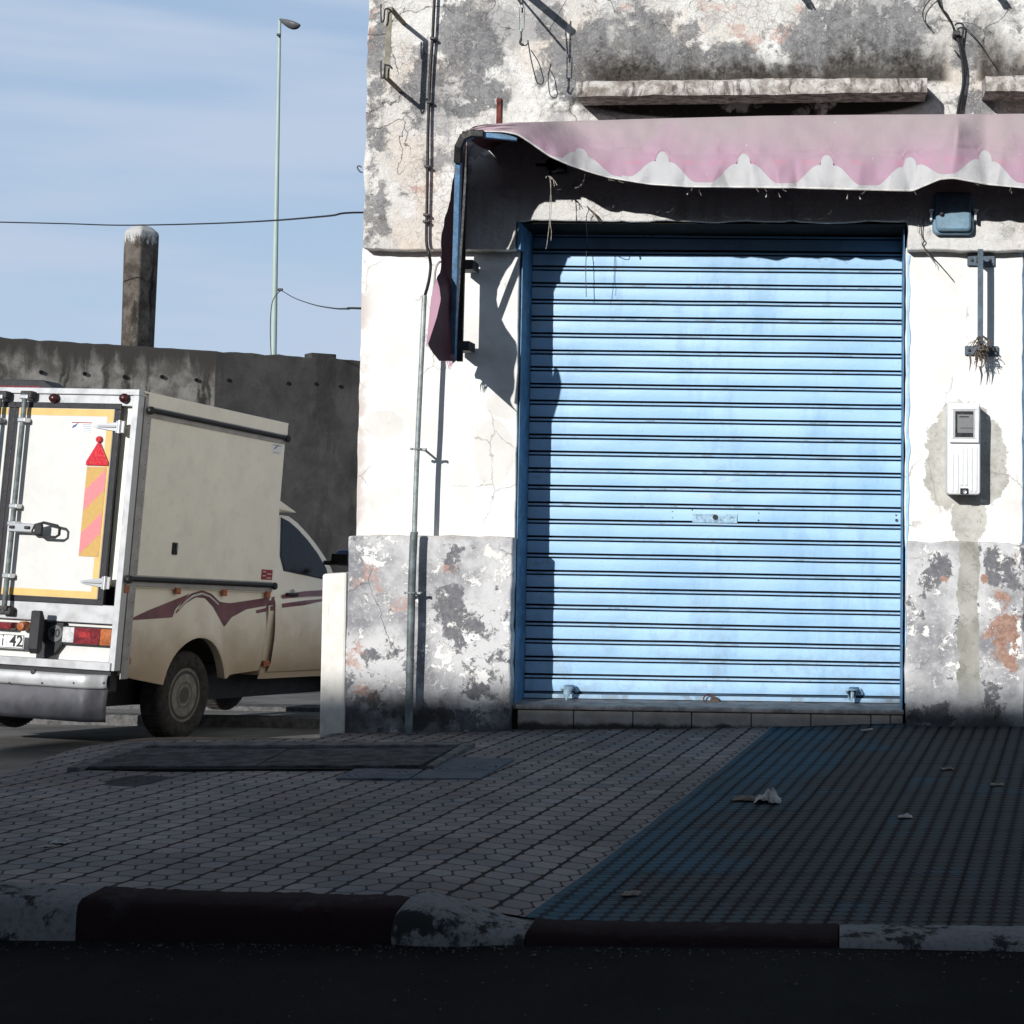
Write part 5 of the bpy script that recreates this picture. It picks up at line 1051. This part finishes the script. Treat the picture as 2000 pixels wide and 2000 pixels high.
V = [p for y_ in ys_ for p in col_(y_)]; m = 21
bed = build(MB().add(V, [(i*m+k, (i+1)*m+k, (i+1)*m+k+1, i*m+k+1) for i in range(len(ys_)-1) for k in range(m-1)]), 'bed_side', M_cream, T, smooth=.9)
V = [Vector((-Wd-p.x, p.y, p.z)) for y_ in ys_ for p in col_(y_)]
build(MB().add(V, [(i*m+k, (i+1)*m+k, (i+1)*m+k+1, i*m+k+1) for i in range(len(ys_)-1) for k in range(m-1)]), 'bed_side', M_cream, T, smooth=.9)
build(MB().box(-Wd+.06, -.06, .10, 2.05, .82, 1.165).box(-1.45, -.30, .3, 4.6, .27, .56).tube([(-Wd+.2, wy, .34), (-.22, wy, .34)], .05, 8).tube([(-Wd+.2, 4.05, .34), (-.22, 4.05, .34)], .05, 8).box(-1.3, -.5, 1.5, 2.0, .28, .4), 'chassis', M_black, T)
build(MB().lathe([(.05, -.1), (.30, -.1), (.34, 0), (.30, .1), (.05, .1)], 24, Matrix.Translation((-.95, .52, .42)) @ Matrix.Rotation(math.pi/2, 4, 'Y')), 'spare_wheel', M_tyre, T, smooth=.8)
build(MB().box(-.50, -.42, .2, .5, .2, .55), 'mud_flap', M_black, T)
# --- cab
def cabx(a, b, d): s_ = surf(max(a, 2.2), b); return Vector((-Wd/2+d*(Wd/2+s_), a, b))
def arc(cy, r, z0=.0): return [(cy+r*math.cos(t), RW+.03+r*math.sin(t)) for t in [math.pi*k/14 for k in range(15)]]
low = [(2.12, .47), (2.12, 1.02), (2.13, 1.145)]+[(3.35, 1.10), (4.2, 1.02), (4.78, .93), (4.9, .80), (4.93, .45), (4.5, .42)]+[p for p in arc(4.06, .40)]+[(3.55, .42)]
ps = MB()
n_ = len(low); zr = [(-1, 0), (1, 0)]
for sgn in (1, -1): pass
V = []; rows = [1., .985, -.985, -1.]
def fbd(a, b, d): p = cabx(a, b, 1 if d > 0 else -1); 
ps = MB().prism(low, cabx, 1, -1); cabl = build(ps, 'cab_body', M_cream, T, bevel=.012)
# door skin, finely divided so that it rounds over
def skin(u, v, y0, y1, z0, z1, off): y_ = lerp(y0, y1, u); z_ = lerp(z0, z1, v); return Vector((surf(y_, z_)+off, y_, z_))
dskin = build(MB().grid(lambda u, v: skin(u, v, 2.20, 3.30, .50, 1.135, .006), 14, 14), 'cab_door', M_cream, T, smooth=1)
build(MB().grid(lambda u, v: skin(u, v, 2.12, 3.5, .44, .488, .010), 20, 3), 'door_sill', M_cream, T, smooth=1)
def upx(px, py):    # greenhouse outline, on the leaning glass plane
    x = -.1
    for _ in range(8): y_, z_ = tS(px, py, x); x = -.045-max(0, z_-1.10)*.42
    return (y_, z_)
gh = [(2.12, 1.10), (2.12, upx(551, 1006)[1]), upx(566, 1008), upx(582, 1020), upx(600, 1039), upx(618, 1061), upx(634, 1084), upx(648, 1108), (upx(660, 1125)[0], 1.105)]
def ghx(a, b, d): return Vector((-Wd/2+d*(Wd/2-.047-max(0, b-1.10)*.42), a, b))
build(MB().prism(gh, ghx, 1, -1), 'cab_roof', M_cream, T, bevel=.02)
wp = [upx(*p) for p in ((551, 1014), (566, 1022), (582, 1036), (600, 1056), (618, 1080), (634, 1107), (640, 1131), (600, 1122), (556, 1113), (549, 1085))]
def gx(off): return lambda a, b, d: Vector((-.047-max(0, b-1.10)*.42+off+d, a, b))
cy_ = sum(p[0] for p in wp)/len(wp); cz_ = sum(p[1] for p in wp)/len(wp)
build(MB().prism([(cy_+(a-cy_)*1.06, cz_+(b-cz_)*1.06) for a, b in wp], gx(0), .0, .004), 'window_rubber', M_seal, dskin)
build(MB().prism(wp, gx(0), .0045, .006), 'side_window', M_glass, dskin)
build(MB().box(-Wd+.25, -.25, 2.112, 2.119, 1.15, 1.5), 'rear_window', M_glass, T)
def wsc(u, v):
    k = u*5; q0, q1 = gh[3+int(min(k, 4))], gh[4+int(min(k, 4))]; t_ = k-int(min(k, 4)); y_, z_ = lerp(q0[0], q1[0], t_), lerp(q0[1], q1[1], t_); ins = .16+max(0, z_-1.1)*.42
    return Vector((lerp(-ins, -Wd+ins, v), y_+.003, z_+.004))
build(MB().grid(wsc, 20, 4), 'windscreen', M_glass, T, smooth=1)
a = tS(552, 966, -.25); b = tS(571, 1001, -.25)
build(MB().prism([(2.16, a[1]+.02), (b[0], b[1]), (b[0]-.05, b[1]-.005), (2.16, b[1]+.02)], lambda y_, z_, d: Vector((d, y_, z_)), -Wd+.3, -.2), 'wind_deflector', M_panel, T, bevel=.01)
q = onS(569, 1161, .02); dh = build(MB().box(q.x-.01, q.x+.018, q.y-.085, q.y+.10, q.z-.014, q.z+.014), 'door_handle', M_black, dskin, bevel=.008)
q2 = onS(572, 1158, .006); build(MB().lathe([(0, .008), (.03, .006), (.034, 0)], 16, Matrix.Translation((q2.x, q2.y, q2.z))), 'handle_cup', M_alud, dskin, smooth=1)
# mirror
mx0 = tS(642, 1092, .12); mx1 = tS(690, 1092, .12)
def mir(u, v):
    a_ = 2*math.pi*v; t = lerp(-1, 1, u); r_ = math.sqrt(max(0, 1-abs(t)**3)); return Vector((.07+.11*t, 3.22+.09+.07*r_*math.cos(a_), 1.155+.088*r_*math.sin(a_)*(1 if math.sin(a_) > 0 else .8)))
cm = tS(672, 1092, .10)
def mir2(u, v): p = mir(u, v); return Vector((p.x+.03, p.y-3.31+cm[0], p.z-1.155+cm[1]))
build(MB().grid(mir2, 12, 20), 'wing_mirror', M_darkblue, T, smooth=1)
build(MB().box(.01, .17, cm[0]-.078, cm[0]-.062, cm[1]-.055, cm[1]+.045), 'mirror_glass', M_glass, T, bevel=.008)
build(MB().box(-.10, .02, cm[0]-.02, cm[0]+.05, cm[1]-.06, cm[1]-.02), 'mirror_arm', M_black, T, bevel=.008)
# wheels
def mat_rim(cy_):
    n = NT('dusty_shaded_steel', .55, .35); y_, z_ = n.sep()[1], n.sep()[2]; r_ = n.vm('LENGTH', n.comb(n.ma('SUBTRACT', y_, cy_), n.ma('SUBTRACT', z_, RW), 0))
    a = n.noise(14, 6, .65); col = n.mix(n.st(a, .35, .65), (.135, .12, .10), (.23, .21, .18))
    ring = n.ma('MULTIPLY', n.st(r_, .160, .172), n.st(r_, .196, .186)); hub = n.st(r_, .075, .055); ring2 = n.ma('MULTIPLY', n.st(r_, .080, .09), n.st(r_, .112, .102))  # rings of brake dust that also put the dish shade into the colour
    col = n.mix(ring, col, (.035, .03, .026)); col = n.mix(n.ma('MULTIPLY', ring2, .6), col, (.06, .05, .042)); col = n.mix(n.ma('MULTIPLY', hub, .85), col, (.05, .043, .037)); n.col(col); return n.m
def wheel(x, y_, sgn, nm='wheel'):
    M_ = Matrix.Translation((x, y_, RW)) @ (Matrix.Rotation(math.pi, 4, 'Z') if sgn < 0 else Matrix())
    w_ = bpy.data.objects.new(nm, None); S.collection.objects.link(w_); w_.parent = T; w_['_local'] = 1; w_.matrix_local = Matrix()
    prof = [(.20, .078), (.225, .096), (.27, .102), (.315, .098), (.338, .080), (.345, .045), (.345, -.045), (.338, -.08), (.30, -.10), (.2, -.09)]
    build(MB().lathe(prof, 48, M_), 'tyre', M_tyre, w_, smooth=.8)
    mb = MB()
    for k in range(60):
        t = 2*math.pi*k/60; R_ = Matrix.Rotation(t, 4, 'X'); mb.box(-.07, .07, -.006, .006, .340, .349, M_ @ R_)
    build(mb, 'tread_blocks', M_tyre, w_)
    rim = [(.212, .086), (.205, .090), (.196, .078), (.188, .045), (.180, .018), (.172, .015), (.146, .048), (.125, .056), (.108, .044), (.085, .030), (.070, .040), (.058, .060), (.045, .064), (0, .064)]
    build(MB().lathe(rim, 48, M_), 'rim', mat_rim(y_), w_, smooth=.9)
    mb = MB()
    for k in range(14):
        t = 2*math.pi*k/14; R_ = Matrix.Rotation(t, 4, 'X'); mb.lathe([(.0150, -.004), (.0155, .0045), (0, .0055)], 10, M_ @ R_ @ Matrix.Translation((.046, 0, .147)) @ Matrix.Rotation(.5, 4, 'Y'))
    build(mb, 'rim_holes', M_black, w_)
    mb = MB()
    for k in range(5):
        t = 2*math.pi*k/5; R_ = Matrix.Rotation(t, 4, 'X'); mb.lathe([(.010, 0), (.010, .015), (.006, .018), (0, .018)], 6, M_ @ R_ @ Matrix.Translation((.037, 0, .082)))
    build(mb, 'wheel_nuts', M_iron, w_)
    return w_
wheel(-.155, wy, 1); wheel(-Wd+.155, wy, -1); wheel(-.155, 4.06, 1); wheel(-Wd+.155, 4.06, -1)
build(MB().box(-.45, -.12, wy-.44, wy+.44, .80, .82).box(-.47, -.45, wy-.44, wy+.44, .5, .82), 'wheel_liner', M_black, T)
# side lamps, latch, stickers
for px, py in ((246, 1149), (347, 1152), (438, 1156), (523, 1160)):
    q = tS(px, py, .0); build(MB().box(-.01, .012, q[0]-.03, q[0]+.03, q[1]-.034, q[1]+.028), 'side_reflector', M_orange, T, bevel=.004)
for px, py in ((245, 1291), (518, 1296)):
    q = onS(px, py, .0); build(MB().box(q.x-.01, q.x+.018, q.y-.045, q.y+.045, q.z-.026, q.z+.026), 'side_marker', M_orange, T, bevel=.008)
q = tS(341, 1071); g_ = build(MB().box(-.01, .012, q[0]-.035, q[0]+.03, q[1]-.05, q[1]+.045), 'side_latch', M_black, T, bevel=.008)
build(MB().box(.012, .026, q[0]+.0, q[0]+.014, q[1]-.02, q[1]+.035), 'latch_lever', M_chrome, g_)
a, b = tS(533, 866), tS(550, 889); g_ = build(MB().box(.0002, .0012, a[0], b[0], b[1], a[1]), 'side_sticker', M_white, T)
build(MB().box(.0012, .002, a[0]+.01, b[0]-.02, a[1]-.014, a[1]-.008).box(.0012, .002, a[0]+.01, b[0]-.04, b[1]+.01, b[1]+.014).add([(.0014, a[0]+.02, b[1]+.03), (.0014, a[0]+.03, b[1]+.05), (.0014, a[0]+.09, b[1]+.085), (.0014, a[0]+.07, b[1]+.06)], [(0, 1, 2, 3)]), 'sticker_print', M_txtblue, g_)
a, b = tS(511, 1112), tS(531, 1133); g_ = build(MB().box(.0002, .0012, a[0], b[0], b[1], a[1]), 'red_sticker', M_txtred, T)
mb = MB(); 
for k in range(4): mb.box(.0012, .002, lerp(a[0], b[0], .12 if k % 2 else .5), lerp(a[0], b[0], .4 if k % 2 else .9), lerp(b[1], a[1], .15+.2*k), lerp(b[1], a[1], .22+.2*k))
build(mb, 'sticker_print', M_white, g_)
# stripes
def strip(tops, bots, mat, name, off=.003, par=None):
    tops = [(x/2.76, 700+y_/2.76) for x, y_ in tops]; bots = [(x/2.76, 700+y_/2.76) for x, y_ in bots]
    def sam(P_, t):
        L_ = [0]
        for a, b in zip(P_, P_[1:]): L_.append(L_[-1]+math.hypot(b[0]-a[0], b[1]-a[1]))
        d = t*L_[-1]
        for i in range(len(P_)-1):
            if d <= L_[i+1] or i == len(P_)-2:
                k = (d-L_[i])/max(1e-9, L_[i+1]-L_[i]); return lerp(P_[i][0], P_[i+1][0], k), lerp(P_[i][1], P_[i+1][1], k)
    def g(u, v): a, b = sam(tops, u), sam(bots, u); return onS(lerp(a[0], b[0], v), lerp(a[1], b[1], v), off)
    return build(MB().grid(g, 48, 6), name, mat, par or bed, smooth=3)
strip([(690, 1410), (800, 1358), (900, 1318), (1018, 1270)], [(690, 1413), (930, 1396), (945, 1352), (1020, 1272)], M_decal, 'stripe')
strip([(948, 1368), (985, 1308), (1030, 1268), (1090, 1250), (1140, 1268), (1185, 1312), (1240, 1320), (1320, 1308), (1400, 1296), (1484, 1284)],
      [(950, 1376), (1000, 1322), (1055, 1288), (1105, 1292), (1150, 1340), (1210, 1448), (1248, 1396), (1330, 1352), (1400, 1340), (1484, 1328)], M_decal, 'stripe')
strip([(960, 1350), (1000, 1305), (1040, 1275), (1090, 1262), (1135, 1280), (1180, 1322)], [(962, 1356), (1004, 1314), (1042, 1286), (1090, 1272), (1132, 1288), (1178, 1330)], M_decal2, 'stripe', .005)
strip([(1380, 1358), (1484, 1332)], [(1384, 1374), (1484, 1356)], M_decal, 'stripe')
strip([(1522, 1274), (1640, 1255), (1800, 1245)], [(1522, 1296), (1640, 1283), (1800, 1276)], M_decal, 'stripe', .010, dskin)
strip([(1522, 1322), (1640, 1305), (1790, 1292)], [(1522, 1344), (1640, 1330), (1780, 1298)], M_decal, 'stripe', .010, dskin)
# headlamps and grille at the front
for xx in (-.32, -Wd+.08): build(MB().box(xx, xx+.24, 4.86, 4.92, .70, .84), 'headlamp', M_clear, T, bevel=.02)
build(MB().box(-Wd+.36, -.36, 4.88, 4.935, .62, .78), 'grille', M_black, T, bevel=.01)
for o_ in list(bpy.data.objects):
    if '_local' in o_: del o_['_local']
# ================================================================ background wall, post, lamp, lines
dirv = Vector((math.sin(math.radians(52)), math.cos(math.radians(52)), 0)); base = at(350, 1000, 15.5)
def onwall(px, py, off=0):      # a point of the far wall seen at that place
    nrm = Vector((dirv.y, -dirv.x, 0)); d = ray(px, py); k = ((base-nrm*0+nrm*off)-CAM).dot(nrm)/d.dot(nrm); return CAM+d*k
nrmW = Vector((dirv.y, -dirv.x, 0))
e = empty('boundary_wall', onwall(414, 1200), 'tall grey concrete boundary wall across the side street', 'wall')
z_l = onwall(0, 657).z; z_m = onwall(414, 685).z; z_r = onwall(700, 704).z
M_w1 = mat_concrete('stained_pale_concrete', (.105, .099, .09), (.27, .257, .235), .92, 1.0, (onwall(100, 735).z, onwall(100, 680).z, (.055, .050, .045)))
M_w2 = mat_concrete('dark_grey_render', (.042, .040, .039), (.070, .067, .065), .4, .6)
def wseg(pxa, pxb, za, zb, thick, mat, off=0):
    A_ = onwall(pxa, 1000, off); B_ = onwall(pxb, 1000, off); n_ = 60
    rr = []
    for i in range(n_+1):
        t = i/n_; P = A_.lerp(B_, t); z = lerp(za, zb, t)+.02*nz(t*30, 0, pxa)+.012*nz(t*90, 1, pxa)
        f = Vector((P.x, P.y, 0)); bk = f-nrmW*thick; rr += [(f.x, f.y, -3.2), (f.x, f.y, z-.02), (f.x-nrmW.x*.03, f.y-nrmW.y*.03, z), (bk.x, bk.y, z), (bk.x, bk.y, -3.2)]
    m = 5; mb = MB().add(rr, [(i*m+k, (i+1)*m+k, (i+1)*m+k+1, i*m+k+1) for i in range(n_) for k in range(m-1)]+[tuple(range(m)), tuple(n_*m+k for k in range(m))[::-1]])
    return build(mb, 'wall_section', mat, e)
ws = wseg(-420, 412, onwall(-420, 632).z, z_m, .35, M_w1); ws['label'] = 'pale streaked section of the concrete wall'
ws = wseg(413, 1150, z_m, onwall(1150, 733).z, .35, M_w2, .02); ws['label'] = 'darker plain section of the concrete wall'
for x, y in ((80, 727), (165, 730), (243, 736), (316, 736), (383, 742), (446, 743), (562, 749), (616, 750), (664, 755)):
    c = onwall(x, y); build(MB().tube([c-nrmW*.05, c+nrmW*.035], .028, 8), 'spout', M_soilshade, e)
a = onwall(608, 700); b = onwall(657, 700); zz = onwall(630, 690).z
o = build(MB().hexa([(a.x, a.y, zz-.2), (b.x, b.y, zz-.2), (b.x-nrmW.x*.3, b.y-nrmW.y*.3, zz-.2), (a.x-nrmW.x*.3, a.y-nrmW.y*.3, zz-.2)], [(a.x, a.y, zz), (b.x, b.y, zz), (b.x-nrmW.x*.3, b.y-nrmW.y*.3, zz), (a.x-nrmW.x*.3, a.y-nrmW.y*.3, zz)]), 'cement_block', M_w2, bevel=.01); tag(o, 'dark block lying on top of the far wall near the shop', 'block')
# post
M_post = mat_concrete('blackened_post_concrete', (.055, .045, .037), (.13, .115, .10), .85, 1.6, (onwall(265, 462).z, onwall(265, 446).z, (.42, .42, .41)))
YP = onwall(265, 700).y+.7
tl, tr_ = at(240, 452, YP), at(302, 462, YP); bl, br = at(233, 690, YP), at(291, 690, YP); tp = at(270, 437, YP)
def pr(zc0, z, k):   # octagon-ish section, corner towards the camera
    x0 = lerp(bl.x, tl.x, k); x1 = lerp(br.x, tr_.x, k); w_ = x1-x0; xc = x0+w_*.5; c = w_*.12
    return [(x0, YP+.05, z), (x0+c, YP-.05, z), (x0+w_*.62, YP-.16, z), (x0+w_*.72, YP-.16, z), (x1-c*.4, YP+.05, z), (x1, YP+.14, z), (x1-c, YP+.3, z), (x0+c, YP+.3, z)]
zt = tl.z; zb_ = -3.; kb = (zb_-bl.z)/(tl.z-bl.z)
r1, r2 = pr(0, zb_, kb), pr(0, zt, 1); zc = (tl.z+tp.z)/2
xc = sum(p[0] for p in r2)/8; yc = sum(p[1] for p in r2)/8
r3 = [(xc+(p[0]-xc)*.60+.0, yc+(p[1]-yc)*.60, lerp(zt, tp.z, .62)) for p in r2]; r4 = [(xc+(p[0]-xc)*.12, yc+(p[1]-yc)*.12, tp.z) for p in r2]
mb = MB().add(r1+r2+r3+r4, [(k+8*j, (k+1) % 8+8*j, (k+1) % 8+8*(j+1), k+8*(j+1)) for j in range(3) for k in range(8)]+[tuple(range(8))[::-1], tuple(range(24, 32))])
o = build(mb, 'concrete_post', M_post, bevel=.02); tag(o, 'blackened square concrete post with a pointed pale top rising above the far wall', 'post')
# lamp
YL = 32.; k_ = wscale(YL)
e = empty('street_lamp', at(529, 1100, YL), 'tall pale green street lamp with a single grey head against the sky', 'street lamp')
M_pole = simple('pale_green_pole', (.34, .42, .39), .55, .4, var=.06, sc=1)
p0, p1 = at(527, 1090, YL), at(546.5, 36, YL)
pz = [p0.lerp(p1, i/12) for i in range(13)]; build(MB().tube(pz, [lerp(7.8, 2.8, i/12)*k_ for i in range(13)], 14), 'pole', M_pole, e, smooth=1)
h0 = at(546, 37, YL); d_ = (at(586, 48, YL-.2)-h0); 
def head(u, v):
    t = u; c = h0+d_*t; a_ = 2*math.pi*v; r_ = (3+10*math.sin(math.pi*min(1, t*1.02))**.7*(.55+.6*t))*k_; return c+Vector((0, math.cos(a_)*r_*1.1, math.sin(a_)*r_*(.45 if math.sin(a_) > 0 else 1.0)-.2*r_))
hd = build(MB().grid(head, 14, 18), 'lamp_head', simple('grey_lamp_head', (.10, .10, .105), .5, var=.1), e, smooth=1)
build(MB().tube([at(543, 566, YL-.3), at(552, 566, YL-.3)], 3*k_, 6), 'band', M_iron, e)
build(MB().tube([at(541, 68, YL-.1), at(548, 68, YL-.1)], 3*k_, 6), 'band', M_iron, e)
build(MB().tube(bez([at(547, 568, YL-.25), at(532, 590, YL-.25), at(528, 640, YL-.25), at(530, 700, YL-.25)]), .9*k_, 5), 'lead', M_iron, e, smooth=1)
wire('overhead_wire', [at(-1500, 405, 22), at(-500, 425, 16), at(-60, 433, 14), at(0, 434, 14), at(130, 437, 14), at(240, 440, 13), at(400, 437, 11), at(530, 431, 8), at(640, 422, 6), at(722, 415, 5.5), Vector((-2.42, 6.2, at(722, 412, 5.5).z+.1))], .009, M_black, 'thin black wire crossing the whole sky to the shop wall', 'wire')
wire('overhead_wire', [at(551, 568, 31), at(575, 582, 26), at(612, 595, 20), at(650, 602, 13), at(680, 603, 8), at(722, 603, 5.8), Vector((-2.42, 6.4, at(722, 603, 5.8).z))], .010, M_black, 'short black wire sagging from the street lamp to the shop', 'wire')
# building opposite: stands behind the camera and throws the shade on the pavement
e = empty('opposite_building', (-6, -22, 0), 'plain rendered building on the other side of the street, out of view', 'building')
ze = .165+SUN_S*22
build(MB().box(-60, 40, -30, -22, -.5, ze), 'wall', simple('opposite_render', (.36, .33, .30), .9, var=.1, sc=1), e)
build(MB().box(-17.3, -13.2, -30, -22.0, ze+.001, ze+.72), 'shade_block', M_w1, e)  # unseen block added to shade the ground under the truck
mb = MB()
for i in range(30):
    for zz in (1.0, 4.4):
        mb.box(-55+i*3.1, -55+i*3.1+1.2, -22.02, -21.98, zz, zz+1.6)
build(mb, 'windows', M_glass, e)
